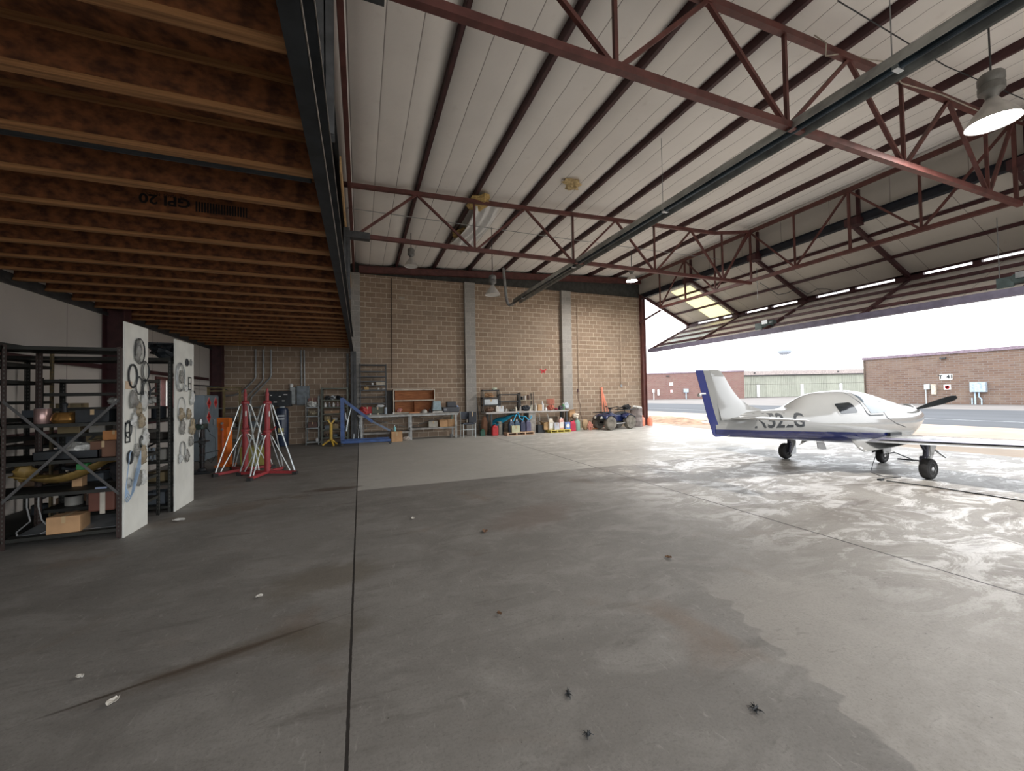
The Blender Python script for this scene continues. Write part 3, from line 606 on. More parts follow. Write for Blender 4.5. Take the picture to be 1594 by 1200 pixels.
def stat(x):
    x = min(max(x, ST[0][0]), ST[-1][0]-1e-6); i = max(k for k in range(len(ST)-1) if ST[k][0] <= x)
    t = (x-ST[i][0])/(ST[i+1][0]-ST[i][0]); q = [ST[max(0, i-1)], ST[i], ST[i+1], ST[min(len(ST)-1, i+2)]]
    return [cr(t, *[s[k] for s in q]) for k in range(1, 7)]
def fpt(x, a):
    zt, zb, hw, zm, pu, plw = stat(x); c, s = math.cos(a), math.sin(a); p = pu if s >= 0 else plw; h = (zt-zm) if s >= 0 else (zm-zb)
    return (x-9.5, hw*math.copysign(abs(c)**(2/p), c), zm+h*math.copysign(abs(s)**(2/p), s))
def ysurf(x, z):
    zt, zb, hw, zm, pu, plw = stat(x); p = pu if z >= zm else plw; h = (zt-zm) if z >= zm else (zm-zb)
    q = 1-abs((z-zm)/h)**p if abs(z-zm) < h else 0; return hw*max(q, 0)**(1/p)
fus = MB(); NX, NA = 130, 56
xsn = [ST[0][0]+(ST[-1][0]-ST[0][0])*i/NX for i in range(NX+1)]
vs = [fpt(x, 2*PI*k/NA) for x in xsn for k in range(NA)]
fs = [(i*NA+k, i*NA+(k+1) % NA, (i+1)*NA+(k+1) % NA, (i+1)*NA+k) for i in range(NX) for k in range(NA)]
fs += [tuple(range(NA)), tuple(NX*NA+k for k in range(NA-1, -1, -1))]
fus.add(vs, fs).build('fuselage', TT, air, smooth=True)
def patch(name, poly, mat, off=.004, side=-1, step=.05, parent=air):
    poly = [Vector(p) for p in poly]; n = len(poly); xs_ = [p.x for p in poly]; zs_ = [p.y for p in poly]; pts = list(poly)
    def inside(x, y):
        c = False
        for i in range(n):
            a, b = poly[i], poly[i-1]
            if (a.y > y) != (b.y > y) and x < (b.x-a.x)*(y-a.y)/(b.y-a.y)+a.x: c = not c
        return c
    x = min(xs_)+step/2
    while x < max(xs_):
        z = min(zs_)+step/2
        while z < max(zs_):
            if inside(x, z): pts.append(Vector((x, z)))
            z += step
        x += step
    V, E_, F, *_ = delaunay_2d_cdt([Vector((p[0], p[1])) for p in pts], [], [list(range(n))], 1, 1e-5)
    mb = MB(); mb.add([(v.x-9.5, side*(ysurf(v.x, v.y)+off), v.y) for v in V], [tuple(f) for f in F])
    return mb.build(name, mat, parent, smooth=True)
def rpoly(pts, r=.04, k=4):
    out = []; n = len(pts)
    for i in range(n):
        p, a, b = Vector(pts[i]), Vector(pts[i-1]), Vector(pts[(i+1) % n])
        pa = p+(a-p).normalized()*r; pb = p+(b-p).normalized()*r
        for t in range(k+1): u = t/k; out.append((pa*(1-u)**2+p*2*u*(1-u)+pb*u*u)[:])
    return out
dg = gloss('dark_cabin_window', (.02, .023, .025), .05); lg = gloss('bright_windscreen', (.11, .145, .17), .04, 1)
for s in (-1, 1):
    patch('window_surround', rpoly([(8.70, 1.41), (9.22, 1.435), (9.28, 1.36), (9.30, 1.18), (8.74, 1.165)], .06), AW, .004, s)
    patch('side_window', rpoly([(8.74, 1.39), (9.19, 1.415), (9.24, 1.34), (9.26, 1.205), (8.78, 1.19)], .05), dg, .009, s)
    patch('windscreen', rpoly([(9.56, 1.58), (9.78, 1.55), (10.02, 1.46), (10.20, 1.33), (10.30, 1.22), (10.0, 1.19), (9.62, 1.18), (9.58, 1.38)], .03), lg, .006, s)
    patch('canopy_seam', [(9.36, 1.60), (9.40, 1.60), (9.50, 1.42), (9.53, 1.19), (9.60, 1.15), (10.0, 1.145), (10.0, 1.125), (9.57, 1.13), (9.50, 1.18), (9.46, 1.42)], blk, .003, s, .04)
    patch('cowl_seam', [(10.04, 1.2), (10.06, 1.2), (10.12, 1.08), (10.4, .95), (10.75, .86), (10.75, .845), (10.39, .935), (10.1, 1.07)], dkgry, .003, s, .04)
wsn = MB()
wsn.grid(lambda u, v: (lambda x, a: (lambda p: (p[0], p[1]*1.006, p[2]+.006))(fpt(x, a)))(9.58+.74*u, R(46)+R(88)*v), 10, 12)
wsn.build('windscreen_top', lg, air, smooth=True)
# fin, rudder
def finpoly(pts, t0=.045, t1=.02):
    mb = MB(); n = len(pts); c = sum((Vector(p) for p in pts), Vector((0, 0)))/n
    for s in (-1, 1):
        base = len(mb.v); mb.v += [(p[0]-9.5, 0, p[1]) for p in pts]
    return mb
def foil(outline, parent, name, mat):
    """outline: list of (z, x_rear, x_front, thickness at rear, thickness mid)"""
    mb = MB(); K = 8
    def row(z, xa, xb, ta, tb, tm):
        r = []
        for k in range(K+1): u = k/K; r.append((xa+(xb-xa)*u-9.5, ta*(1-u)+tb*u+tm*4*u*(1-u), z))
        return r+[(p[0], -p[1], p[2]) for p in reversed(r)]
    rows = [row(*o_) for o_ in outline]; n = len(rows[0]); mb.v = [p for r in rows for p in r]
    for i in range(len(rows)-1):
        for k in range(n): l = (k+1) % n; mb.f.append((i*n+k, i*n+l, (i+1)*n+l, (i+1)*n+k))
    mb.f += [tuple(range(n)), tuple((len(rows)-1)*n+k for k in range(n-1, -1, -1))]
    return mb.build(name, mat, parent, smooth=True)
foil([(1.16, 6.08, 7.62, .05, .0, .05), (1.26, 6.06, 7.50, .045, .0, .045), (1.33, 6.04, 7.12, .04, .0, .035), (1.40, 6.02, 6.86, .038, .0, .03), (1.52, 5.99, 6.62, .035, 0, .028), (1.66, 5.95, 6.47, .032, 0, .024), (1.79, 5.92, 6.36, .03, 0, .02), (1.93, 5.89, 6.26, .027, 0, .016), (2.05, 5.86, 6.15, .02, 0, .012), (2.075, 5.88, 6.08, .006, 0, .004)], air, 'fin', AW)
rud = [(.86, 5.98, 6.30), (.90, 5.92, 6.29), (1.05, 5.87, 6.22), (1.2, 5.81, 6.14), (1.5, 5.72, 6.03), (1.8, 5.63, 5.94), (2.03, 5.555, 5.87), (2.065, 5.56, 5.85)]
for s, nm, mt in ((0, 'rudder_trailing_strip', ABL), (1, 'rudder', AW)):
    o_ = []
    for z, a, b in rud:
        m_ = a+(b-a)*(.52 if z > 1.0 else .80)
        xa, xb = (a, m_) if s == 0 else (m_+.002, b-.012)
        ta, tb = (.004, .018) if s == 0 else (.019, .04)
        o_.append((z, xa, xb, ta, tb, 0))
    foil(o_, air, nm, mt)
MB().box(-3.87, -3.62, -.012, .012, 1.635, 1.66).lathe([(.0, -.02), (.03, -.01), (.03, .03), (0, .04)], (-3.88, 0, 1.62), 'X', 8).build('tail_light', white, air)
# stabiliser and wings: airfoil lofts along y
def wing(name, rows, mat, side):
    mb = MB(); K = 12
    def sec(y, xt, xl, z, th):
        up_, dn = [], []
        for k in range(K+1):
            u = k/K; x = xl+(xt-xl)*u; t = th*(2.6*math.sqrt(u)*(1-u)+.03*(1-u)+.006)
            up_.append((x-9.5, side*y, z+t*.62)); dn.append((x-9.5, side*y, z-t*.38))
        return up_+dn[::-1]
    R_ = [sec(*r) for r in rows]; n = len(R_[0]); mb.v = [p for r in R_ for p in r]
    for i in range(len(R_)-1):
        for k in range(n): l = (k+1) % n; mb.f.append((i*n+k, i*n+l, (i+1)*n+l, (i+1)*n+k))
    mb.f += [tuple(range(n)), tuple((len(R_)-1)*n+k for k in range(n-1, -1, -1))]
    return mb.build(name, mat, air, smooth=True)
for s in (-1, 1):
    wing('stabiliser', [(.02, 6.28, 6.90, 1.185, .06), (.5, 6.36, 6.82, 1.182, .05), (1.02, 6.46, 6.76, 1.18, .035), (1.13, 6.52, 6.74, 1.18, .025), (1.17, 6.58, 6.72, 1.18, .01)], AW, s)
    wing('wing', [(.30, 9.42, 11.05, .60, .17), (.56, 9.45, 10.95, .615, .15), (1.2, 9.50, 10.85, .64, .14), (2.6, 9.58, 10.72, .70, .115), (3.7, 9.66, 10.60, .745, .09), (3.85, 9.74, 10.5, .75, .06), (3.95, 9.9, 10.4, .752, .02)], AW, s)
    wing('wing_stripe', [(.60, 9.62, 10.42, .664, .03), (2.6, 9.72, 10.38, .748, .026), (3.7, 9.80, 10.3, .783, .02)], M('wing_walk_grey', (.19, .18, .25), .35, 0, .08, 4, .05), s)  # grey-purple band paints the wing's shading onto its upper surface
    # wing root fairing
    fr = MB(); fr.grid(lambda u, v: (9.15+1.9*u-9.5, s*(.40+.34*v*math.sin(PI*min(1, .15+u*.85))**.6), .52+.16*u*(1-u)+(1-v)**2*.16-.07*(1-u)*(v)), 16, 8)
    fr.build('wing_root_fairing', AW, air, smooth=True, solid=.01)
    ar = MB().box(-.13, .13, -.16, .16, -.045, .045)
    exh = MB().box(.62, 1.02, min(s*.46, s*.58), max(s*.46, s*.58), .66, .76).build('cowl_exhaust_recess', blk, air)
# registration on both sides
for s in (-1, 1):
    def mp(x, y, z, s=s):
        X_ = 7.33+(x if s < 0 else -x); Z_ = 1.10+y-.013*(X_-7.3)
        return (X_-9.5, s*(ysurf(X_, Z_)+.003+z), Z_)
    cu = text_mb('N52LG', .375, mp, .0012, 1.0, .022); cu.build('registration', blk, air)
# propeller
MB().lathe([(0, 0), (.12, .0), (.16, -.03), (.17, -.10)], (2.63, 0, 1.13), 'X', 18).build('spinner_backplate', alum, air)
def blade(ang, nm):
    mb = MB(); d = Vector((0, math.cos(ang), math.sin(ang))); t = Vector((0, -math.sin(ang), math.cos(ang))); rows = []
    for r, wd, tw, th in ((.08, .05, 60, .05), (.25, .10, 50, .035), (.5, .17, 36, .022), (.75, .185, 28, .016), (.95, .16, 22, .012), (1.02, .12, 20, .01), (1.05, .05, 20, .006)):
        r *= .83; wd *= 1.15; c = Vector((2.66, 0, 1.13))+d*r; ax = t*math.cos(R(tw))+Vector((1, 0, 0))*math.sin(R(tw)); nn = ax.cross(d)
        rows.append([c+ax*wd*.5, c+nn*th*.5+ax*wd*.1, c-ax*wd*.5, c-nn*th*.5+ax*wd*.1])
    mb.v = [tuple(p) for r in rows for p in r]
    for i in range(len(rows)-1):
        for k in range(4): l = (k+1) % 4; mb.f.append((i*4+k, i*4+l, i*4+4+l, i*4+4+k))
    mb.f += [(0, 1, 2, 3), tuple(len(mb.v)-1-k for k in range(4))]
    return mb.build('propeller_blade', blk, air, sub=1, smooth=True)
PA = R(157)
blade(PA, 0); blade(PA+PI, 1)
# landing gear
def wheel(parent, x, y, rad, wd, nm='tyre'):
    hw = wd/2
    t = MB().lathe([(rad*.55, -hw*.8), (rad*.8, -hw), (rad*.95, -hw*.75), (rad, -hw*.3), (rad, hw*.3), (rad*.95, hw*.75), (rad*.8, hw), (rad*.55, hw*.8)], (x, y, rad), 'Y', 28).build(nm, rubber, parent, smooth=True)
    MB().lathe([(rad*.12, -hw*.95), (rad*.2, -hw*.9), (rad*.25, -hw*.5), (rad*.5, -hw*.55), (rad*.58, -hw*.85), (rad*.58, hw*.85), (rad*.5, hw*.55), (rad*.25, hw*.5), (rad*.2, hw*.9), (rad*.12, hw*.95)], (x, y, rad), 'Y', 20).build('wheel_hub', alum, t, smooth=True)
    return t
for s in (-1, 1):
    wy = s*1.30; wheel(air, .22, wy, .19, .15)
    MB().tube([(.30, wy-s*.05, .64), (.28, wy-s*.05, .42), (.24, wy-s*.10, .30), (.22, wy-s*.09, .19)], [.045, .042, .035, .03], 10).box(.18, .26, min(wy, wy-s*.12), max(wy, wy-s*.12), .165, .215).tube([(.14, wy-s*.05, .62), (.26, wy-s*.05, .50)], .022, 8).lathe([(.0, -.05), (.05, -.04), (.05, .04), (0, .05)], (.26, wy-s*.08, .36), 'Y', 10).build('main_gear_leg', M('gear_dark_metal', (.05, .05, .07), .35, .4), air)
    MB().prism([(.34, wy-s*.02, .62), (.56, wy-s*.02, .60), (.52, wy-s*.06, .40), (.46, wy-s*.10, .14), (.26, wy-s*.10, .10), (.27, wy-s*.08, .34), (.38, wy-s*.04, .40)], (0, s*.012, 0)).build('main_gear_door', AW, air)
    MB().prism([(.62, wy-s*.25, .63), (.70, wy-s*.30, .63), (.86, wy-s*.02, .36), (.80, wy-s*.0, .34)], (.01, s*.02, .01)).build('inner_gear_door', AW, air)
wheel(air, 1.50, 0, .165, .13)
MB().tube([(1.46, 0, .52), (1.48, 0, .34), (1.5, -.0, .345)], .035, 10).tube([(1.5, -.09, .17), (1.5, -.09, .33), (1.5, .09, .33), (1.5, .09, .17)], .016, 8).build('nose_gear_fork', AW, air)
MB().prism([(1.30, -.11, .46), (1.66, -.11, .46), (1.62, -.11, .25), (1.34, -.11, .22)], (0, .012, 0)).prism([(1.30, .10, .46), (1.66, .10, .46), (1.62, .10, .25), (1.34, .10, .22)], (0, .012, 0)).build('nose_gear_doors', AW, air)
MB().prism([(-.72, 0, .60), (-.50, 0, .585), (-.43, 0, .43), (-.55, 0, .43), (-.70, 0, .46)], (0, .015, 0)).build('belly_antenna', gloss('antenna_grey', (.3, .3, .3)), air)
tow = thing('tow_bar', 'thin black tow bar reaching from the nose wheel to the floor', 'tow bar', (11.03, 5.2, 0))
MB().tube([(.05, .14, .17), (.05, -.05, .25), (.70, -.08, .04)], .013, 8).build('shaft', blk, tow)
MB().tube([(.62, .16, .03), (.80, -.30, .03)], .018, 8).build('handle', blk, tow)
gw = [(9.9, 4.9, .45), (9.85, 4.88, .3), (9.7, 4.86, .15), (9.5, 4.8, .012), (9.35, 4.6, .008), (9.2, 4.45, .02), (9.32, 4.25, .03), (9.1, 4.4, .008), (8.85, 4.33, .008)]
single('ground_wire', MB().tube([Vector(p)-Vector((8.85, 4.33, 0)) for p in gw], .006, 6).box(-.04, .06, -.03, .03, 0, .03), blk, 'thin black grounding wire dropping from the aircraft to the floor', 'wire', (8.85, 4.33, 0))
single('floor_cable', MB().tube([(0, 0, .008), (.1, -.5, .008), (.12, -1.2, .008), (.08, -2.5, .008), (0, -5, .008)], .010, 6), blk, 'black cable lying straight along the floor joint below the aircraft wing', 'cable', (8.87, 4.25, 0))

# ------------------------------------------------------------------ quad bike
qb = thing('quad_bike', 'dark blue four-wheeled quad bike parked by the block wall', 'quad bike', (11.1, 15.55, 0), R(10))
def atv_wheel(x, y):
    t = MB().lathe([(.13, -.10), (.24, -.13), (.29, -.115), (.31, -.06), (.31, .06), (.29, .115), (.24, .13), (.13, .10)], (x, y, .31), 'Y', 26).build('tyre', rubberd, qb, smooth=True)
    MB().lathe([(.02, -.09), (.05, -.085), (.06, -.03), (.13, -.03), (.15, -.11), (.15, .11), (.13, .03), (.06, .03), (.05, .085), (.02, .09)], (x, y, .31), 'Y', 18).build('wheel_rim', M('dusty_rim', (.06, .06, .055), .5, .3), t)
for x, y in ((-.63, -.38), (-.63, .38), (.63, -.38), (.63, .38)): atv_wheel(x, y)
navy = gloss('navy_plastic', (.012, .022, .085), .25, .5)
bo = MB().prism([(-.42, -.15, .36), (.45, -.15, .34), (.62, -.15, .55), (.30, -.15, .66), (.0, -.15, .66), (-.25, -.15, .78), (-.48, -.15, .74), (-.60, -.15, .55)], (0, .30, 0)); bo.build('body', navy, qb, bevel=.03)
def fender(cx, dirx, name):
    mb = MB()
    for s in (-1, 1):
        mb.grid(lambda u, v: (cx+.37*math.cos(R(28)+R(124)*u), s*(.16+.30*v), .34+.35*math.sin(R(28)+R(124)*u)+.05-.07*v*v), 14, 5)
    mb.build(name, navy, qb, smooth=True, solid=.012)
fender(-.62, -1, 'front_fender'); fender(.62, 1, 'rear_fender')
fa = MB(); fa.grid(lambda u, v: (-.9+.75*u, -.17+.34*v, .66+.16*math.sin(PI*.62*u)-.02*abs(v-.5)), 8, 5); fa.build('front_cowl', navy, qb, solid=.015, smooth=True)
MB().box(-.98, -.78, -.28, .28, .44, .60).build('front_bumper', blk, qb, bevel=.02)
for s in (-1, 1): MB().lathe([(0, -.05), (.06, -.04), (.065, 0), (0, .03)], (-.97, s*.2, .56), 'X', 14).build('headlight', M('headlight_lens', (.7, .7, .66), .1), qb)
MB().prism([(-.12, -.13, .70), (.1, -.13, .74), (.5, -.13, .80), (.68, -.13, .80), (.68, -.13, .72), (.1, -.13, .64), (-.12, -.13, .64)], (0, .26, 0)).build('seat', M('black_vinyl', (.02, .02, .022), .5), qb, bevel=.03)
def rack(x0, x1, z, nm):
    mb = MB().tube([(x0, -.32, z), (x1, -.32, z), (x1, .32, z), (x0, .32, z)], .018, 6, closed=True)
    for k in range(1, 5): x = x0+(x1-x0)*k/5; mb.tube([(x, -.32, z), (x, .32, z)], .009, 6)
    for sx in (x0+.08, x1-.08):
        for sy in (-.25, .25): mb.tube([(sx, sy, z), (sx, sy*.7, z-.12)], .01, 6)
    mb.build(nm, blk, qb)
rack(-1.0, -.52, .80, 'front_rack'); rack(.42, 1.0, .88, 'rear_rack')
hbm = MB().tube([(-.3, 0, .72), (-.22, 0, .95)], .03, 8).tube([(-.12, -.40, 1.04), (-.16, -.2, 1.02), (-.24, -.06, .95), (-.24, .06, .95), (-.16, .2, 1.02), (-.12, .40, 1.04)], .014, 8).tube([(-.12, -.42, 1.04), (-.14, -.3, 1.03)], .022, 8).tube([(-.12, .42, 1.04), (-.14, .3, 1.03)], .022, 8).box(-.3, -.18, -.08, .08, .93, 1.0)
hbm.build('handlebar', blk, qb)
MB().box(-.3, .3, -.42, -.2, .27, .30).box(-.3, .3, .2, .42, .27, .30).build('footboard', alum, qb)
MB().box(-.35, .35, -.13, .13, .22, .40).tube([(-.63, -.36, .31), (-.63, .36, .31)], .03, 8).tube([(.63, -.36, .31), (.63, .36, .31)], .04, 8).tube([(-.6, -.3, .33), (-.4, -.12, .6)], .03, 8).tube([(-.6, .3, .33), (-.4, .12, .6)], .03, 8).build('engine_and_axles', blk, qb)
single('black_bag', MB().blob((0, 0, .10), .2, .16, .12, .2, 12, 7, 3).tube([(-.5, .02, .06), (-.25, 0, .1), (0, 0, .2), (.12, 0, .22)], .03, 6), M('black_cloth', (.015, .015, .017), .9), 'black bag lying on the rear rack of the quad bike', 'bag', (11.95, 15.70, .885))
# drum, traffic props
dr = thing('steel_drum', 'dented grey-brown steel drum standing behind the quad bike', 'drum', (12.78, 16.05, 0))
pr = [(0, 0), (.285, 0), (.29, .02)]
for z in (.28, .56): pr += [(.285, z-.03), (.30, z), (.285, z+.03)]
pr += [(.285, .86), (.295, .88), (.28, .88), (.27, .86), (0, .86)]
MB().lathe(pr, (0, 0, 0), 'Z', 28).build('body', M('rusty_drum', (.20, .17, .16), .7, .1, .35, 5), dr, smooth=True)
MB().lathe([(0, .86), (.03, .87), (.03, .885), (0, .89)], (.15, 0, 0), 'Z', 10).build('bung', galv, dr)
single('plastic_lining', MB().blob((0, 0, .0), .24, .24, .10, .35, 12, 5, 9), polyb, 'crumpled plastic sheet on top of the steel drum', 'plastic sheet', (12.78, 16.05, .93))
ew = M('fluorescent_orange', (.80, .27, .17), .5, 0, .12)
st_ = thing('orange_tripod', 'tall folded orange-red tripod leaning on the block wall behind the quad bike', 'tripod', (11.15, 16.3, 0))
for i, (x0, x1) in enumerate(((-.02, -.10), (.02, .10), (0, .34))): MB().tube([(x0-.06, .18, 1.88), (x1, -.05*i, .02)], .028, 8).build('leg', ew, st_)
MB().lathe([(0, -.08), (.05, -.07), (.06, 0), (.04, .06), (0, .07)], (-.06, .17, 1.9), 'Z', 12).build('head', ew, st_)
for i, (x, y, r, h, lab) in enumerate(((13.28, 16.25, .15, .46, 'squat orange-red container at the foot of the red door column'), (13.66, 16.1, .13, .42, 'red-orange container just right of the red door column'))):
    c = thing('fuel_container', lab, 'container', (x, y, 0))
    MB().lathe([(0, 0), (r*.95, 0), (r, .03), (r, h*.75), (r*.8, h*.9), (r*.3, h), (0, h)], (0, 0, 0), 'Z', 16).build('body', ew, c, smooth=True)
    MB().tube([(r*.3, 0, h*.96), (r*.6, 0, h*1.1), (-r*.4, 0, h*1.1), (-r*.5, 0, h*.92)], .015, 6).build('handle', ew, c)
single('oil_jug', MB().cbox(0, 0, 0, .16, .1, .3).cbox(0, 0, .3, .06, .05, .08), cream, 'small cream jug between the steel drum and the red container', 'jug', (13.08, 16.15, 0), bevel=.015)
# ------------------------------------------------------------------ outside
tan = brick_mat('tan_brick_building', (.175, .114, .088), (.24, .162, .123), (.235, .20, .18), 'YZ', .62, .21, .03)
pink = brick_mat('pink_brick_building', (.235, .122, .105), (.28, .153, .131), (.25, .20, .183), 'XZ', .6, .2, .03)
capm = M('mauve_roof_cap', (.24, .18, .22), .6)
b2 = thing('brick_hangar_building', 'long tan brick building across the road on the right', 'building', (53.2, 5, 0))
MB().box(0, 14, -25, 22.1, 0, 4.85).build('wall', tan, b2)
MB().box(-.12, 14.1, -25, 22.25, 4.85, 5.12).build('roof_cap', capm, b2)
MB().box(-.12, 0, 22.0, 22.12, 0, 4.85).build('downpipe', M('brown_pipe', (.10, .07, .05), .6), b2)
def yb(px): return px-5
sg = MB().box(-.04, 0, yb(20.48)-.45, yb(20.48)+.45, 2.38, 2.90).build('unit_sign', paper, b2); sg['label'] = 'white sign reading T 41'
text_mb('T  41', .50, lambda x, y, z: (-.05-z, yb(20.48)-x, 2.63+y), .004, .95, .03).build('sign_lettering', blk, sg)
s2 = MB().box(-.03, 0, yb(20.42)-.25, yb(20.42)+.25, 1.40, 1.88).build('warning_sign', paper, b2); s2['label'] = 'small white sign with a red prohibition ring'
MB().lathe([(.13, -.034), (.17, -.034), (.17, -.045), (.13, -.045), (.13, -.034)], (0, yb(20.42), 1.64), 'X', 20).bar((-.04, yb(20.42)-.12, 1.52), (-.04, yb(20.42)+.12, 1.76), .01, .04, (1, 0, 0)).build('prohibition_ring', redpl, s2)
MB().box(-.2, 0, yb(21.85)-.22, yb(21.85)+.2, 1.45, 1.95).tube([(-.1, yb(21.95), 1.45), (-.1, yb(21.95), 0)], .05, 8).build('meter_cabinet', M('pale_metal', (.55, .6, .62), .5), b2)
MB().box(-.2, 0, yb(21.35)-.17, yb(21.35)+.17, .95, 1.95).build('cable_cabinet', M('beige_metal', (.58, .52, .42), .5), b2)
MB().box(-.35, 0, yb(18.35)-.55, yb(18.35)+.45, 1.15, 2.05).build('transformer_box', M('blue_grey_metal', (.42, .52, .60), .5), b2)
MB().tube([(-.15, yb(18.55), 1.15), (-.15, yb(18.55), 0)], .06, 8).tube([(-.15, yb(18.3), 1.15), (-.15, yb(18.3), .7), (-.15, yb(18.15), .5), (-.15, yb(18.15), 0)], .05, 8).tube([(-.15, yb(18.75), .6), (-.15, yb(18.75), 0)], .05, 8).build('service_pipes', M('pale_blue_pipe', (.45, .58, .70), .5), b2)
MB().box(-.25, 0, yb(20.6)-.2, yb(20.6)+.2, 4.42, 4.54).build('wall_light', dkgry, b2)
# pink brick building with metal doors
fwv = Vector((math.sin(yaw), math.cos(yaw), 0)); rt = Vector((math.cos(yaw), -math.sin(yaw), 0))
c0 = fwv*91; th_ = -yaw
b1 = thing('row_hangar_building', 'long low far hangar with pale green-grey metal doors', 'building', (c0.x, c0.y, 0), -yaw)
def lx(px): return (px-797)/612*91
MB().box(lx(1105), lx(1420), 0, 12, 0, 6.05).build('door_wall', M('dark_opening', (.06, .06, .06), .8), b1)
ribs = MB(); x = lx(1112); nm = 0
gm = M('pale_green_metal', (.38, .39, .325), .6, 0, .06, 1); gm2 = M('pale_green_metal_shade', (.35, .36, .30), .6, 0, .06, 1)
x = lx(1120); k = 0
while x < lx(1345):
    p = MB().box(x, x+3.45, -.35, -.2, .05, 2.95); 
    q = MB().box(x, x+3.45, -.35, -.2, 3.0, 4.95)
    for r_ in range(8): p.box(x+.2+r_*.42, x+.3+r_*.42, -.40, -.34, .05, 2.95); q.box(x+.2+r_*.42, x+.3+r_*.42, -.40, -.34, 3.0, 4.95)
    p.add(q.v, q.f); p.build('hangar_door_leaf', gm if k % 2 else gm2, b1); x += 3.5; k += 1
for px in (1178, 1246, 1306): MB().box(lx(px)-.3, lx(px)+.3, -.55, -.36, .1, 2.9).build('white_column', M('white_metal', (.85, .88, .9), .5), b1)
MB().box(lx(1095), lx(1420), -.9, 12.2, 5.15, 6.1).build('roof_fascia', M('beige_fascia', (.40, .34, .32), .6), b1)
MB().box(lx(1095), lx(1420), -.8, 0, 4.98, 5.12).build('door_header', dkgry, b1)
for px in (1171, 1300): MB().box(lx(px)-.15, lx(px)+.15, -1.1, -.9, 5.5, 5.75).build('fascia_light', dkgry, b1)
b0 = thing('pink_brick_building', 'pinkish brick end wall across the road, beyond the left side of the doorway', 'building', (58.5, 73.5, 0), R(-38))
L0 = 22
MB().box(-3, L0, 0, 9, 0, 5.7).build('wall', pink, b0)
MB().box(-3.1, L0+.1, -.12, 9.1, 5.7, 5.95).build('roof_cap', capm, b0)
MB().box(7.2, 8.0, -.05, 0, 3.0, 3.7).build('unit_sign', paper, b0)
MB().box(7.4, 7.9, -.05, 0, 1.5, 2.1).build('warning_sign', M('pink_sign', (.8, .5, .5), .6), b0)
MB().box(10.1, 11.1, -.3, 0, 1.5, 2.3).tube([(10.6, -.15, 1.5), (10.6, -.15, 0)], .12, 6).build('transformer_box', M('blue_grey_metal', (.42, .52, .60), .5), b0)
MB().box(3.6, 4.1, -.3, 0, 1.6, 2.3).tube([(3.9, -.15, 1.6), (3.9, -.15, 0)], .1, 6).box(4.7, 5.1, -.25, 0, .9, 2.2).build('meter_cabinet', white, b0)
MB().box(6.6, 7.3, -.3, 0, 5.1, 5.3).build('wall_light', dkgry, b0)
# radar tower
dc = fwv*260+rt*((1223-797)/612*260)
tw = thing('radar_tower', 'white radar dome on a lattice tower far beyond the hangars', 'tower', (dc.x, dc.y, 0), -yaw)
MB().lathe([(2.6, -1.7), (3.4, -1.2), (4.0, 0), (3.8, 1.5), (2.8, 2.9), (1.2, 3.8), (0, 4.0)], (0, 0, 27), 'Z', 22).build('radome', M('radome_white', (.40, .44, .50), .5), tw, smooth=True)
MB().lathe([(0, -2.0), (2.7, -1.9), (2.7, -1.6), (0, -1.5)], (0, 0, 27), 'Z', 20).build('platform', M('grey_steel', (.25, .26, .3), .6), tw)
lt = MB()
for sx in (-1, 1):
    for sy in (-1, 1): lt.tube([(sx*1.8, sy*1.8, 0), (sx*.9, sy*.9, 25)], .12, 5)
for k in range(7):
    a = 1.8-.9*k*3.6/25; b = 1.8-.9*(k+1)*3.6/25; z0, z1 = k*3.6, (k+1)*3.6
    for (p, q) in (((-a, -a), (b, -b)), ((a, -a), (b, b)), ((a, a), (-b, b)), ((-a, a), (-b, -b))): lt.tube([(p[0], p[1], z0), (q[0], q[1], z1)], .07, 5)
lt.build('lattice', M('grey_steel', (.25, .26, .3), .6), tw)
# dirt mound by the slab edge
md = MB(); md.grid(lambda u, v: (15.2+3.2*u, 15.0+6.5*v, -.02+.20*math.sin(PI*u)*math.sin(PI*v)*(1+.5*math.sin(u*19)*math.sin(v*13))), 26, 26)
mo_ = md.build('dirt_mound', M('sandy_dirt', (.36, .23, .15), .95, 0, .3, 3, .5), smooth=True); tag(mo_, 'low mound of reddish sandy dirt outside the left edge of the doorway', 'dirt mound')
single('dry_brush', MB().blob((0, 0, .05), .5, .25, .09, .5, 12, 5, 2), M('dry_brush', (.12, .10, .07), .95, 0, .5, 12, .6), 'dark dry brush at the right end of the dirt mound', 'brush', (17.2, 15.6, 0))

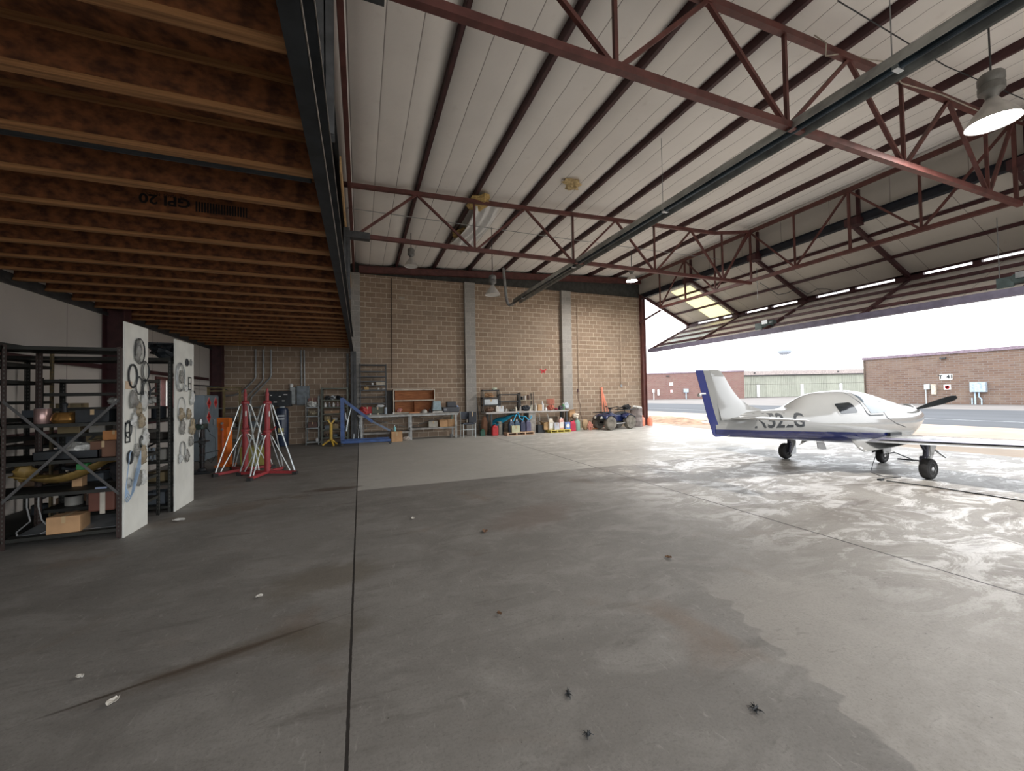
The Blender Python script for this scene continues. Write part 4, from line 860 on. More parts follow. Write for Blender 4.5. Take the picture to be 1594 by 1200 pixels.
# ------------------------------------------------------------------ small-thing builders
def mcol(col, rough=.5): return M('c_%02x%02x%02x' % tuple(int(c*255) for c in col), col, rough, 0, .12, 5, .05)
tape = M('packing_tape', (.50, .36, .2), .3, 0, .1, 4, 0)
def carton(label, loc, wdh, rz=0, m=None, group=None, openb=False, cat='box', name='cardboard_box'):
    t = thing(name, label, cat, loc, rz, group); w_, d_, h_ = wdh
    if openb:
        b = MB().box(-w_/2, w_/2, -d_/2, -d_/2+.006, 0, h_).box(-w_/2, w_/2, d_/2-.006, d_/2, 0, h_).box(-w_/2, -w_/2+.006, -d_/2, d_/2, 0, h_).box(w_/2-.006, w_/2, -d_/2, d_/2, 0, h_).box(-w_/2, w_/2, -d_/2, d_/2, 0, .01)
        b.build('body', m or cardb, t)
        f = MB().add([(-w_/2, -d_/2, h_), (w_/2, -d_/2, h_), (w_/2, -d_/2-h_*.25, h_+.04), (-w_/2, -d_/2-h_*.25, h_+.04)], [(0, 1, 2, 3)]).add([(-w_/2, -d_/2, h_), (-w_/2, d_/2, h_), (-w_/2-.1, d_/2, h_+.07), (-w_/2-.1, -d_/2, h_+.07)], [(0, 1, 2, 3)])
        f.build('flap', m or cardb, t, solid=.004)
    else:
        MB().box(-w_/2, w_/2, -d_/2, d_/2, 0, h_).build('body', m or cardb, t, bevel=.004)
        MB().box(-w_*.06, w_*.06, -d_/2-.002, d_/2+.002, h_*.6, h_+.002).build('tape_strip', tape, t)
    return t
def can(label, loc, r, h, m, cap=None, group=None, cat='can', name='tin_can'):
    t = thing(name, label, cat, loc, 0, group)
    MB().lathe([(0, 0), (r*.95, 0), (r, h*.04), (r, h*.93), (r*.92, h*.97), (r*.9, h)], (0, 0, 0), 'Z', 16).build('body', m, t, smooth=True)
    MB().lathe([(r*.93, h*.96), (r*.9, h), (0, h)], (0, 0, 0), 'Z', 16).build('lid', cap or galv, t)
    return t
def bottle(label, loc, r, h, m, cap=None, group=None, name='bottle'):
    t = thing(name, label, 'bottle', loc, 0, group)
    MB().lathe([(0, 0), (r, 0), (r, h*.6), (r*.8, h*.72), (r*.35, h*.82), (r*.3, h*.9), (0, h*.9)], (0, 0, 0), 'Z', 14).build('body', m, t, smooth=True)
    MB().lathe([(r*.38, h*.88), (r*.38, h), (0, h)], (0, 0, 0), 'Z', 10).build('cap', cap or white, t); return t
def jug(label, loc, w_, d_, h_, m, cap=None, rz=0, cat='jug', name='jug', lab=None):
    t = thing(name, label, cat, loc, rz)
    b = MB().cbox(0, 0, 0, w_, d_, h_*.7).cbox(0, 0, h_*.7, w_, d_, h_*.18, 0, .55); b.build('body', m, t, bevel=min(w_, d_)*.12)
    MB().lathe([(w_*.16, h_*.85), (w_*.16, h_), (0, h_)], (0, 0, 0), 'Z', 12).build('cap', cap or white, t)
    MB().tube([(w_*.12, 0, h_*.9), (w_*.42, 0, h_*.92), (w_*.46, 0, h_*.72)], w_*.06, 6).build('handle', m, t)
    if lab: MB().box(-w_*.36, w_*.36, -d_/2-.004, -d_/2, h_*.14, h_*.6).build('paper_label', lab, t)
    return t
def tray(label, loc, w_, d_, h_, m, rz=0, cat='tray', name='tray'):
    b = MB().box(-w_/2, w_/2, -d_/2, d_/2, 0, .01).box(-w_/2, w_/2, -d_/2, -d_/2+.01, 0, h_).box(-w_/2, w_/2, d_/2-.01, d_/2, 0, h_).box(-w_/2, -w_/2+.01, -d_/2, d_/2, 0, h_).box(w_/2-.01, w_/2, -d_/2, d_/2, 0, h_)
    return single(name, b, m, label, cat, loc, rz=rz)
def lump(label, loc, sz, m, seed, cat, name, rz=0, amp=.3):
    return single(name, MB().blob((0, 0, sz[2]*.92), sz[0], sz[1], sz[2], amp, 12, 7, seed), m, label, cat, loc, rz=rz)
def rack_unit(name, label, x0, x1, y0, y1, H, levels, front_brace=None, side=True, m=None, pm=None, cat='shelving', lip=.04, pw=.045, zb=0):
    m = m or shelf_m; t = thing(name, label, cat, ((x0+x1)/2, (y0+y1)/2, 0)); cx, cy = (x0+x1)/2, (y0+y1)/2
    for i, (sx, sy) in enumerate(((-1, -1), (1, -1), (-1, 1), (1, 1))):
        px, py = (x0 if sx < 0 else x1)-cx, (y0 if sy < 0 else y1)-cy
        p = MB().box(*sorted((px, px-sx*.004)), *sorted((py, py-sy*pw)), zb, H).box(*sorted((px, px-sx*pw)), *sorted((py, py-sy*.004)), zb, H)
        po_ = p.build('post', (pm or m) if i != 2 else (pm or m), t)
        hl = MB(); z = zb+.08
        while z < H-.03: hl.box(*sorted((px-sx*pw*.35, px-sx*pw*.65)), *sorted((py+sy*.0012, py-sy*.0052)), z, z+.022); hl.box(*sorted((px+sx*.0012, px-sx*.0052)), *sorted((py-sy*pw*.35, py-sy*pw*.65)), z, z+.022); z += .05
        hl.build('bolt_holes', M('hole_shine', (.09, .09, .08), .6), po_)
    for z in levels:
        MB().box(x0-cx+.006, x1-cx-.006, y0-cy+.006, y1-cy-.006, z-.008, z).box(x0-cx+.006, x1-cx-.006, y0-cy+.005, y0-cy+.012, z-lip, z).box(x0-cx+.006, x1-cx-.006, y1-cy-.012, y1-cy-.005, z-lip, z).box(x0-cx+.005, x0-cx+.012, y0-cy, y1-cy, z-lip, z).box(x1-cx-.012, x1-cx-.005, y0-cy, y1-cy, z-lip, z).build('shelf', m, t)
    bm_ = M('grey_brace', (.10, .10, .10), .5, .3, .2)
    for (a, b, za, zb, yy) in (front_brace or ()): MB().bar((a-cx, yy-cy, za), (b-cx, yy-cy, zb), .004, .03, (0, 0, 1)).build('cross_brace', bm_, t)
    return t
def filler(x0, x1, y, z, n, hmax, seed, labels, cols):
    """n different small things side by side on one shelf"""
    rd = random.Random(seed); step = (x1-x0)/n
    for i in range(n):
        x = x0+step*(i+.5); h = hmax*rd.uniform(.45, .95); w_ = step*rd.uniform(.55, .85); c = cols[i % len(cols)]; kind, lab = labels[i % len(labels)], None
        yy = y+rd.uniform(-.04, .04)
        yield x, yy, z, w_, h, c

# ------------------------------------------------------------------ dark shelving on the left
RA = rack_unit('steel_shelving', 'dark steel shelving with crossed braces, nearest on the left', -3.88, -2.80, 6.37, 6.93, 2.38, (.12, .62, 1.0, 1.44, 2.37),
    ((-3.86, -2.82, .55, 1.72, 6.365), (-3.86, -2.82, 1.72, .55, 6.362)), pm=M('brown_shelf_post', (.045, .028, .024), .5, 0, .3, 5))
RC = rack_unit('steel_shelving', 'dark steel shelving along the white wall behind the nearest shelving', -4.74, -4.0, 6.0, 7.44, 2.44, (.12, .55, .98, 1.25, 1.50, 1.72, 1.98, 2.2, 2.43), ((-4.7, -4.05, .2, 1.3, 5.99), (-4.7, -4.05, 1.3, .2, 5.985), (-4.7, -4.05, 1.4, 2.3, 5.99)), pm=M('yellow_post', (.16, .12, .055), .6, 0, .4, 5))
RB = rack_unit('steel_shelving', 'dark steel shelving behind the second white board', -4.72, -2.70, 7.50, 8.20, 2.36, (.1, .45, .78, 1.1, 1.42, 2.35), ((-4.6, -2.8, .2, 1.2, 8.19), (-4.6, -2.8, 1.2, .2, 8.185)))
RD = rack_unit('steel_shelving', 'dark narrow shelving in the gap behind the nearest shelving', -3.9, -2.80, 6.98, 7.40, 2.02, (.3, .62, .95, 1.28, 1.62, 1.82, 2.0), ((-3.85, -2.85, .9, 1.9, 7.38),))
for i, (y0, y1, z1, x) in enumerate(((6.34, 6.92, 2.70, -2.775), (7.50, 8.22, 2.64, -2.675))):
    single('white_board', MB().box(0, .02, 0, y1-y0, 0, z1), boardm, ('tall white board on the end of the nearest shelving', 'tall white board on the end of the second shelving')[i], 'board', (x, y0, 0), bevel=.002)
single('board_edge_strip', MB().box(-.02, .0, 0, .03, 0, 2.36), M('brown_shelf_post', (.045, .028, .024)), 'brown strip along the near edge of the first white board', 'strip', (-2.776, 6.325, 0))
# things hung on the boards
def bagmat(name, col):
    m = M(name, col, .15, 0, .12, 14, .6); nt = m.node_tree; b = [n for n in nt.nodes if n.type == 'BSDF_PRINCIPLED'][0]; o = [n for n in nt.nodes if n.type == 'OUTPUT_MATERIAL'][0]
    tr = ND(nt, 'BsdfTransparent'); mx = ND(nt, 'MixShader'); mx.inputs[0].default_value = .6; nt.links.new(tr.outputs[0], mx.inputs[1]); nt.links.new(b.outputs[0], mx.inputs[2]); nt.links.new(mx.outputs[0], o.inputs[0]); return m
bagm = [bagmat('thin_clear_bag', (.70, .72, .70)), bagmat('grey_poly_bag', (.30, .30, .28)), bagmat('amber_poly_bag', (.40, .33, .22))]
def hung_ring(label, x, y, z, r, rt_, m, loops=1):
    mb = MB()
    for k in range(loops):
        rr_ = r*(1-.07*k); mb.tube([(.012+.008*k, rr_*math.cos(a)*.8, -r+rr_*math.sin(a)*(1.15)) for a in [2*PI*i/20 for i in range(20)]], rt_, 6, closed=True)
    mb.tube([(0, 0, .02), (.02, 0, .02)], .004, 6)
    single('hanging_ring', mb, m, label, 'ring', (x, y, z))
def hung_bag(label, x, y, z, w_, h, m, seed):
    rd = random.Random(seed); sk = rd.uniform(-.3, .3)
    mb = MB(); mb.grid(lambda u, v: (.010+.028*math.sin(PI*u)*math.sin(PI*v)**.7+rd.uniform(0, .022), (u-.5+(.5-v)*sk)*w_*(.35+.65*min(1, v*1.6))+rd.uniform(-.012, .012), -h*v*(1-.25*abs(u-.5-sk))+rd.uniform(-.012, .012)), 7, 9)
    mb.tube([(0, 0, 0), (.015, 0, .0)], .004, 6)
    single('hanging_bag', mb, m, label, 'bag', (x, y, z), smooth=True, solid=.004)
def on_board(bx, rows):
    for kind, y, z, a, b, mi, label in rows:
        if kind == 'r': hung_ring(label, bx, y, z+a, a, b, (blk, gypipe, galv)[mi], 3 if b < .006 else 1)
        elif kind == 'b': hung_bag(label, bx, y, z+b/2, a*.8, b*.9, bagm[mi], int(y*100+z*10))
        elif kind == 'c': single('paper_card', MB().box(0, .006, -a/2, a/2, -b/2, b/2), mcol((.55, .42, .3), .8), label, 'card', (bx, y, z))
        elif kind == 's': single('gasket_sheet', MB().box(0, .004, -a/2, a/2, -b/2, -b/2+.02).box(0, .004, -a/2, a/2, b/2-.02, b/2).box(0, .004, -a/2, a/2, -.01, .01).box(0, .004, -a/2, -a/2+.02, -b/2, b/2).box(0, .004, a/2-.02, a/2, -b/2, b/2), blk, label, 'gasket', (bx, y, z))
on_board(-2.752, [
    ('r', 6.66, 2.36, .15, .004, 0, 'topmost wire coil on the first white board'), ('b', 6.60, 2.34, .16, .34, 1, 'grey bag inside the topmost coil on the first white board'),
    ('r', 6.50, 2.02, .13, .011, 0, 'thick black ring on the upper near side of the first white board'), ('r', 6.80, 2.10, .12, .004, 0, 'thin wire loop at the upper far edge of the first white board'),
    ('r', 6.65, 1.90, .10, .007, 0, 'small black ring below the topmost coil on the first white board'), ('r', 6.82, 1.83, .14, .005, 0, 'black hose loop at the far edge below the thin wire loop'),
    ('c', 6.42, 1.90, .14, .10, 0, 'tan card at the near edge of the first white board'),
    ('b', 6.50, 1.70, .24, .26, 1, 'large grey bag below the tan card'), ('b', 6.76, 1.68, .22, .30, 0, 'clear bag hanging over the far edge of the first board'),
    ('b', 6.62, 1.58, .18, .22, 2, 'amber bag between the two larger bags on the first board'), ('b', 6.50, 1.44, .14, .20, 0, 'clear bag low on the near side of the first board'),
    ('b', 6.70, 1.42, .20, .24, 2, 'brown folded bag in the middle of the first board'), ('r', 6.40, 1.34, .09, .006, 0, 'black oval gasket at the near edge of the first board'),
    ('s', 6.40, 1.30, .12, .26, 0, 'rectangular black gasket at the near edge of the first board'), ('r', 6.72, 1.15, .06, .008, 0, 'small brown-black ring at mid height on the first board'),
    ('b', 6.80, 1.18, .20, .30, 0, 'clear bag bulging over the far edge at mid height of the first board'), ('b', 6.58, 1.04, .14, .18, 1, 'small grey bag of fittings beside the black o-ring'),
    ('r', 6.44, .98, .065, .013, 0, 'black o-ring on a card on the first board'), ('b', 6.74, .96, .24, .32, 2, 'tan bag of parts hanging at the lower far side of the first board'),
    ('b', 6.62, .68, .20, .26, 1, 'grey bag low on the first board behind the blue hoses'), ('b', 6.74, .66, .16, .22, 0, 'clear bag low on the far side of the first board'),
    ('r', 6.42, .66, .05, .004, 2, 'small steel ring above the blue hoses')])
on_board(-2.652, [
    ('r', 7.64, 2.06, .20, .005, 2, 'tall wire loop at the upper near side of the second board'), ('r', 7.90, 2.31, .04, .014, 0, 'small black ring at the top of the second white board'),
    ('r', 8.06, 2.32, .035, .010, 1, 'small brown ring at the top far corner of the second white board'), ('b', 7.66, 2.05, .16, .22, 1, 'grey bag inside the tall wire loop'),
    ('s', 8.04, 1.97, .13, .22, 0, 'diamond-tilted black gasket at the far edge of the second board'), ('b', 7.82, 1.88, .10, .12, 0, 'tiny clear bag in the middle of the second board'),
    ('b', 8.08, 1.72, .20, .26, 0, 'clear bag hanging off the far edge of the second board'), ('r', 7.70, 1.55, .17, .006, 2, 'wire hoop in the middle of the second board'),
    ('b', 7.66, 1.46, .24, .22, 2, 'amber bag low inside the wire hoop'), ('b', 7.94, 1.46, .20, .20, 2, 'amber bag beside the wire hoop'),
    ('b', 7.70, 1.26, .20, .28, 1, 'grey bag below the wire hoop'), ('b', 8.10, 1.24, .26, .32, 2, 'torn tan paper bag at the far edge of the second board'),
    ('r', 7.74, .90, .12, .010, 1, 'bundled grey coil low on the second board'), ('b', 8.03, 1.0, .12, .18, 1, 'slim grey bag beside the bundled coil'),
    ('b', 7.62, .78, .12, .16, 0, 'clear bag at the lower near edge of the second board'), ('b', 7.88, .78, .14, .24, 1, 'grey bag of bolts at the bottom of the second board')])
bh = MB()
for k in range(4): bh.tube([(.03, .20, .60-.02*k), (.025+.012*k, .12, .40), (.03+.012*k, -.05, .03+.03*k), (.04+.012*k, -.15, .0+.02*k), (.05+.012*k, -.22, .06+.02*k), (.05, -.20, .2), (.04, -.12, .45), (.03, -.06, .60), (.025, -.02, .62)], .005, 6)
single('blue_hose_coil', bh, M('pale_blue_hose', (.30, .42, .58), .4), 'coil of pale blue hoses hanging low on the first white board', 'hose', (-2.75, 6.45, .44))
single('grey_wire', MB().tube([(.01, 0, 1.4), (.015, -.02, 1.1), (.015, .0, .6), (.012, -.04, 0)], .004, 5), gypipe, 'long grey wire hanging down the first white board', 'wire', (-2.752, 6.56, .55))
# contents of the nearest shelving
can('pinkish metal canister on the upper shelf of the nearest shelving', (-3.62, 6.55, 1.44), .075, .19, M('pinkish_metal', (.42, .28, .26), .3, .6))
t = thing('copper_pan', 'shiny copper-bottomed pot on the upper shelf of the nearest shelving', 'pot', (-3.42, 6.55, 1.44))
MB().lathe([(0, 0), (.10, 0), (.125, .04), (.11, .10), (.09, .13), (0, .14)], (0, 0, 0), 'Z', 20).build('body', M('copper', (.48, .26, .08), .25, .8), t, smooth=True)
MB().lathe([(.03, .13), (.02, .2), (.03, .24), (0, .26)], (0, 0, 0), 'Z', 10).build('neck', blk, t)
carton('black equipment case at the right of the upper shelf', (-3.12, 6.6, 1.44), (.32, .28, .16), 0, blk, name='equipment_case', cat='case')
carton('small orange cardboard box high on the shelf next to the first white board', (-3.0, 6.75, 1.20), (.22, .2, .12), 0, mcol((.5, .22, .08), .8))
tray('dark tray below the upper shelf of the nearest shelving', (-3.35, 6.62, 1.0), .6, .36, .10, blk)
lump('bundle of white plastic and wires on the middle shelf of the nearest shelving', (-3.28, 6.6, 1.0), (.16, .14, .10), polyb, 4, 'bundle', 'plastic_bundle')
carton('brown wooden crate on the middle shelf of the nearest shelving', (-3.05, 6.62, 1.0), (.24, .22, .2), .1, mcol((.16, .08, .05), .8), name='wooden_crate', cat='crate')
t = thing('green_power_tool', 'green tool hooked over the brace of the nearest shelving', 'tool', (-3.22, 6.50, .84))
MB().box(-.05, .06, -.05, .05, .02, .1).build('head', mcol((.04, .22, .07), .4), t, bevel=.015); MB().tube([(0, 0, .04), (-.1, 0, .02), (-.2, .02, .05)], .02, 8).build('handle', blk, t)
# yellow slide-like part on the middle shelf
yb_ = MB()
def yp(u, v):
    x = -.50+1.06*u; zc = .12-.16*math.sin(PI*min(1, u*1.25))*(1 if u < .8 else .6)+.11*u
    return (x, -.10+.24*v, zc+.09*(2*v-1)**2*math.sin(PI*u)+.01)
yb_.grid(yp, 24, 8)
yf = thing('yellow_fairing', 'long curved dirty yellow fibreglass part lying across the shelf', 'fairing', (-3.37, 6.56, .70))
yb_.build('trough', M('dirty_yellow', (.20, .13, .035), .6, 0, .4, 5, .2), yf, solid=.014, smooth=True)
MB().blob((-.42, .02, .16), .10, .10, .11, .25, 12, 7, 4).build('bulb_end', M('dirty_yellow', (.20, .13, .035)), yf, smooth=True)
carton('cardboard box at the bottom of the nearest shelving', (-3.36, 6.52, .12), (.30, .22, .20), .05)
carton('small tan box behind the yellow fairing', (-3.38, 6.75, .62), (.1, .1, .24))
t = thing('red_toolbox', 'reddish-brown hanging tool bag at the right end of the shelf', 'bag', (-3.0, 6.50, .34))
MB().box(-.14, .12, -.08, .08, 0, .26).build('body', mcol((.12, .045, .03), .7), t, bevel=.02); MB().box(-.02, .03, -.09, -.08, -.03, .28).build('strap', mcol((.45, .42, .36), .7), t); MB().box(-.06, .05, -.1, -.06, .25, .30).build('buckle', mcol((.25, .3, .42)), t)
for i, (x, z) in enumerate(((-3.68, .62), (-3.58, .62))):
    single('dangling_hose', MB().tube([(0, 0, 0), (.01, -.02, -.15), (.03, 0, -.32), ((-.1, .1)[i], .02, -.44), ((-.08, .02)[i], 0, -.48)], .008, 6), gypipe, ('left', 'right')[i]+' grey hose dangling from the shelf with the yellow fairing', 'hose', (x, 6.42, z))
single('metal_sheet', MB().prism([(-.5, -.2, 0), (.45, -.2, 0), (.5, .2, .07), (-.45, .2, .07)], (0, 0, .004)), galv, 'bare metal sheets lying on the bottom shelf behind the cardboard box', 'sheet', (-3.3, 6.68, .122))
single('black_jacket', MB().blob((0, 0, .17), .12, .10, .17, .1, 12, 8, 11), M('black_cloth', (.015, .015, .017), .9), 'black coat-like bundle hanging inside the nearest shelving by the white board', 'bundle', (-2.98, 6.78, .62))
# filler goods, each its own thing
pal_ = [(.10, .09, .08), (.05, .06, .07), (.25, .16, .10), (.32, .31, .28), (.07, .05, .04), (.12, .14, .16), (.28, .22, .12), (.45, .44, .40)]
names_ = ['dark parts bin', 'small grime-covered tin', 'brown parts carton', 'pale plastic tub', 'black housing', 'blue-grey case', 'tan parcel', 'white-ish container']
def stock(x0, x1, y, z, n, hm, seed, where):
    rd = random.Random(seed); st_ = (x1-x0)/n
    for i in range(n):
        k = (i+seed) % 8; x = x0+st_*(i+.5); h = hm*rd.uniform(.4, .9); w_ = st_*rd.uniform(.6, .85); lab = names_[k]+' '+where
        if n > 1: lab += ', '+(('leftmost', 'second', 'middle', 'fourth', 'rightmost', 'last')[i] if n > 3 else ('left one', 'middle one', 'right one')[i] if n == 3 else ('left one', 'right one')[i])
        if k in (1, 3): can(lab, (x, y, z), min(w_/2, .09), h, mcol(pal_[k]), mcol(pal_[k]))
        elif k in (0, 5): tray(lab, (x, y, z), w_, .26, h*.8, mcol(pal_[k]), rd.uniform(-.1, .1), 'bin', 'parts_bin')
        else: carton(lab, (x, y, z), (w_, .24, h), rd.uniform(-.15, .15), mcol(pal_[k], .8), name='parts_carton')
for j, (z, hm) in enumerate(((.1, .28), (.45, .28), (.78, .26), (1.1, .25), (1.42, .3))):
    stock(-4.5, -2.8, 7.8, z, 5, hm, j+1, 'on the %s shelf behind the second white board' % ('bottom', 'second', 'third', 'fourth', 'fifth')[j])
for j, (z, hm) in enumerate(((.3, .24), (.62, .26), (.95, .26), (1.28, .26))):
    stock(-3.8, -2.95, 7.2, z, 3, hm, j+3, 'on the %s narrow shelf in the gap' % ('bottom', 'second', 'third', 'fourth')[j])
for j, (z, hm) in enumerate(((.12, .3), (.55, .3), (.98, .18), (1.25, .18))):
    stock(-4.62, -4.1, 6.35, z, 2, hm, j+2, 'on the %s shelf of the wall shelving' % ('bottom', 'second', 'third', 'fourth')[j])
lump('black crumpled pile on top of the second shelving', (-2.88, 7.75, 2.36), (.16, .2, .12), blk, 8, 'pile', 'black_parts_pile', amp=.35)
single('black_tray', MB().box(-.25, .15, -.1, .1, 0, .02).box(-.24, -.1, -.06, .05, -.06, 0), blk, 'thin black tray on top of the pile on the second shelving', 'tray', (-2.9, 7.75, 2.58))
for i in range(3): lump(('folded white rag on the shelf in the gap, left one', 'folded white rag on the shelf in the gap, middle one', 'folded white rag on the shelf in the gap, right one')[i], (-3.4+.2*i, 7.62, 1.66), (.1, .08, .05), polyb, i+20, 'rag', 'rag')
wc = MB()
for k in range(6): wc.tube([(-.2+.06*k, -.03, .0), (-.15+.07*k, -.06, .12+.02*k), (-.1+.06*k, -.05, .2), (-.05+.05*k, -.07, .03)], .011, 6)
single('wire_bundle', wc, M('pale_steel_blue', (.28, .33, .38), .4, .4), 'tangle of pale steel brackets on the third shelf in the gap between the boards', 'brackets', (-3.05, 7.56, .79))

# ------------------------------------------------------------------ cabinet, drill press, orange stand
cb = thing('flammables_cabinet', 'grey steel cabinet with three red hazard diamonds', 'cabinet', (-4.33, 13.75, 0))
gc = M('slate_grey_paint', (.17, .21, .24), .45, 0, .12, 3)
MB().box(-.32, .31, -.55, .55, .02, 1.83).build('body', gc, cb, bevel=.008)
for y0 in (-.54, .005): MB().box(.31, .33, y0, y0+.535, .08, 1.80).build('door', gc, cb, bevel=.004)
MB().tube([(.33, .03, .95), (.37, .03, .98), (.37, .03, 1.12), (.33, .03, 1.15)], .01, 6).build('handle', alum, cb)
for (y, z) in ((-.29, 1.60), (.26, 1.61), (-.30, 1.21)):
    q = .155
    s_ = MB().prism([(.331, y-q*1.15, z), (.331, y, z-q*1.2), (.331, y+q*1.15, z), (.331, y, z+q*1.2)], (.003, 0, 0)).build('hazard_diamond', M('diamond_border', (.75, .5, .48), .5), cb)
    MB().prism([(.335, y-q, z), (.335, y, z-q*1.04), (.335, y+q, z), (.335, y, z+q*1.04)], (.003, 0, 0)).build('red_field', M('hazard_red', (.62, .03, .03), .4), s_)
    MB().box(.339, .341, y-.06, y+.06, z-.02, z+.03).lathe([(0, .342), (.03, .341), (.0, .339)], (0, y, z+.06), 'X', 8).build('flame_mark', M('dark_print', (.2, .02, .02), .6), s_)
fr_ = thing('yellow_steel_frame', 'open yellowish steel frame standing behind the grey cabinet', 'frame', (-3.95, 14.6, 0))
for x in (-.4, .0, .42):
    MB().box(x-.03, x+.03, -.02, .02, 0, 2.08).build('upright', M('dull_yellow_steel', (.18, .14, .06), .6, 0, .3), fr_)
for z in (2.05, 1.95): MB().box(-.43, .45, -.03, .03, z, z+.04).build('rail', M('dull_yellow_steel', (.18, .14, .06)), fr_)
lump('round grey motor on top of the grey cabinet', (-4.45, 13.5, 1.83), (.12, .12, .09), dkgry, 6, 'motor', 'old_motor', amp=.08)
dpz = thing('drill_press', 'dark old floor-standing drill press beside the grey cabinet', 'drill press', (-3.46, 11.2, 0))
MB().box(-.2, .22, -.24, .2, 0, .05).lathe([(.1, .05), (.08, .1), (.055, .12)], (0, 0, 0)).build('base', blk, dpz, bevel=.01)
MB().tube([(0, 0, .05), (0, 0, 1.1)], .05, 14).build('column', M('column_dark_steel', (.04, .035, .035), .35, .5), dpz, smooth=True)
for z in (.25, .42, .62, .8): MB().lathe([(.05, -.02), (.062, -.015), (.062, .015), (.05, .02)], (0, 0, z), 'Z', 14).build('collar', blk, dpz)
MB().box(-.1, .14, -.2, .06, .72, .75).lathe([(.05, .66), (.07, .68), (.07, .78), (.05, .8)], (0, 0, 0)).build('table', dkgry, dpz, bevel=.01)
MB().box(-.09, .10, -.26, .10, 1.02, 1.14).build('head', mcol((.04, .07, .06), .4), dpz, bevel=.03)
MB().lathe([(.0, .84), (.02, .85), (.025, .95), (.04, 1.03)], (0, -.18, 0), 'Z', 12).build('chuck', galv, dpz)
MB().lathe([(0, 1.12), (.04, 1.13), (.045, 1.2), (.03, 1.26), (0, 1.27)], (-.02, -.05, 0), 'Z', 14).build('motor', galv, dpz, smooth=True)
MB().tube([(.08, -.1, 1.08), (.14, -.1, 1.02), (.18, -.1, .95)], .01, 6).tube([(.05, 0, .45), (.3, -.04, .5), (.34, -.04, .49)], .008, 6).tube([(.14, .02, .9), (.26, .0, .8), (.27, 0, .4), (.18, 0, .22), (.1, 0, .3)], .006, 6).build('lever', blk, dpz)
os_ = thing('orange_engine_stand', 'tall orange steel column unit standing left of the red jacks', 'stand', (-3.25, 12.1, 0), R(-8))
MB().box(-.11, .11, -.14, .14, .03, 1.22).build('column', org, os_, bevel=.01)
MB().box(-.15, .18, -.2, .2, 0, .04).build('base', org, os_); MB().box(-.11, .16, -.17, -.14, 1.0, 1.24).build('top_plate', org, os_)
MB().tube([(.02, -.19, 1.12), (.02, -.19, .1)], .03, 10).build('guide_rod', M('orange_dark', (.45, .09, .02), .5), os_)
for z in (.95, 1.1): MB().lathe([(0, -.23), (.03, -.225), (.03, -.18), (0, -.17)], (.02, 0, z), 'Y', 10).build('bolt', galv, os_)
t = thing('yellow_plastic_bin', 'pale yellow plastic bin half hidden behind the red jacks', 'bin', (-2.55, 11.9, 0))
MB().cbox(0, 0, 0, .55, .4, .46, 0, 1.08).build('body', mcol((.34, .31, .08), .6), t, bevel=.02); MB().box(-.31, .31, -.23, .23, .44, .48).build('rim', mcol((.34, .31, .08), .6), t)

# ------------------------------------------------------------------ red aircraft jacks
jr = M('jack_red', (.33, .04, .045), .45, 0, .15, 5)
brace_m = M('zinc_tube', (.60, .66, .66), .3, .5, .1, 6)
def jack(loc, rz, label):
    t = thing('aircraft_jack', label, 'jack', loc, rz)
    MB().tube([(0, 0, .05), (0, 0, 1.0)], .062, 18).build('lower_column', jr, t, smooth=True)
    MB().tube([(0, 0, .98), (0, 0, 1.62)], .056, 18).lathe([(.06, .94), (.085, .95), (.085, 1.0), (.06, 1.01)], (0, 0, 0)).build('upper_column', jr, t, smooth=True)
    MB().tube([(0, 0, 1.60), (0, 0, 1.78)], .032, 14).lathe([(.03, 1.76), (.04, 1.78), (.03, 1.84), (.022, 1.88), (.022, 1.92), (0, 1.94)], (0, 0, 0)).build('ram', jr, t, smooth=True)
    MB().lathe([(.056, 1.58), (.085, 1.59), (.085, 1.63), (.05, 1.66)], (0, 0, 0)).build('top_collar', jr, t)
    MB().tube([(.06, 0, 1.0), (.16, -.02, 1.02), (.2, -.02, 1.08)], .016, 8).tube([(-.05, 0, .93), (-.13, 0, .9)], .014, 8).build('pump_handle', jr, t)
    MB().box(.04, .064, -.03, .0, 1.3, 1.42).build('label_plate', paper, t)
    for k in range(4):
        a = k*PI/2; c, s = math.cos(a), math.sin(a)
        ft = MB().bar((c*.02, s*.02, .07), (c*.62, s*.62, .05), .075, .055).build('foot_arm', jr, t)
        MB().bar((c*.56, s*.56, .035), (c*.66, s*.66, .035), .085, .07).build('rubber_pad', rubber, ft)
        MB().tube([(c*.08, s*.08, 1.58), (c*.12, s*.12, 1.54), (c*.60, s*.60, .09)], .0145, 8).build('long_brace', brace_m, t)
        MB().tube([(c*.06, s*.06, .88), (c*.10, s*.10, .85), (c*.50, s*.50, .09)], .0125, 8).build('short_brace', brace_m, t)
    return t
jack((-1.95, 10.2, 0), R(-20), 'red aircraft jack with silver braces, the nearer right-hand one')
jack((-2.52, 10.85, 0), R(-52), 'red aircraft jack with silver braces, the farther left-hand one')

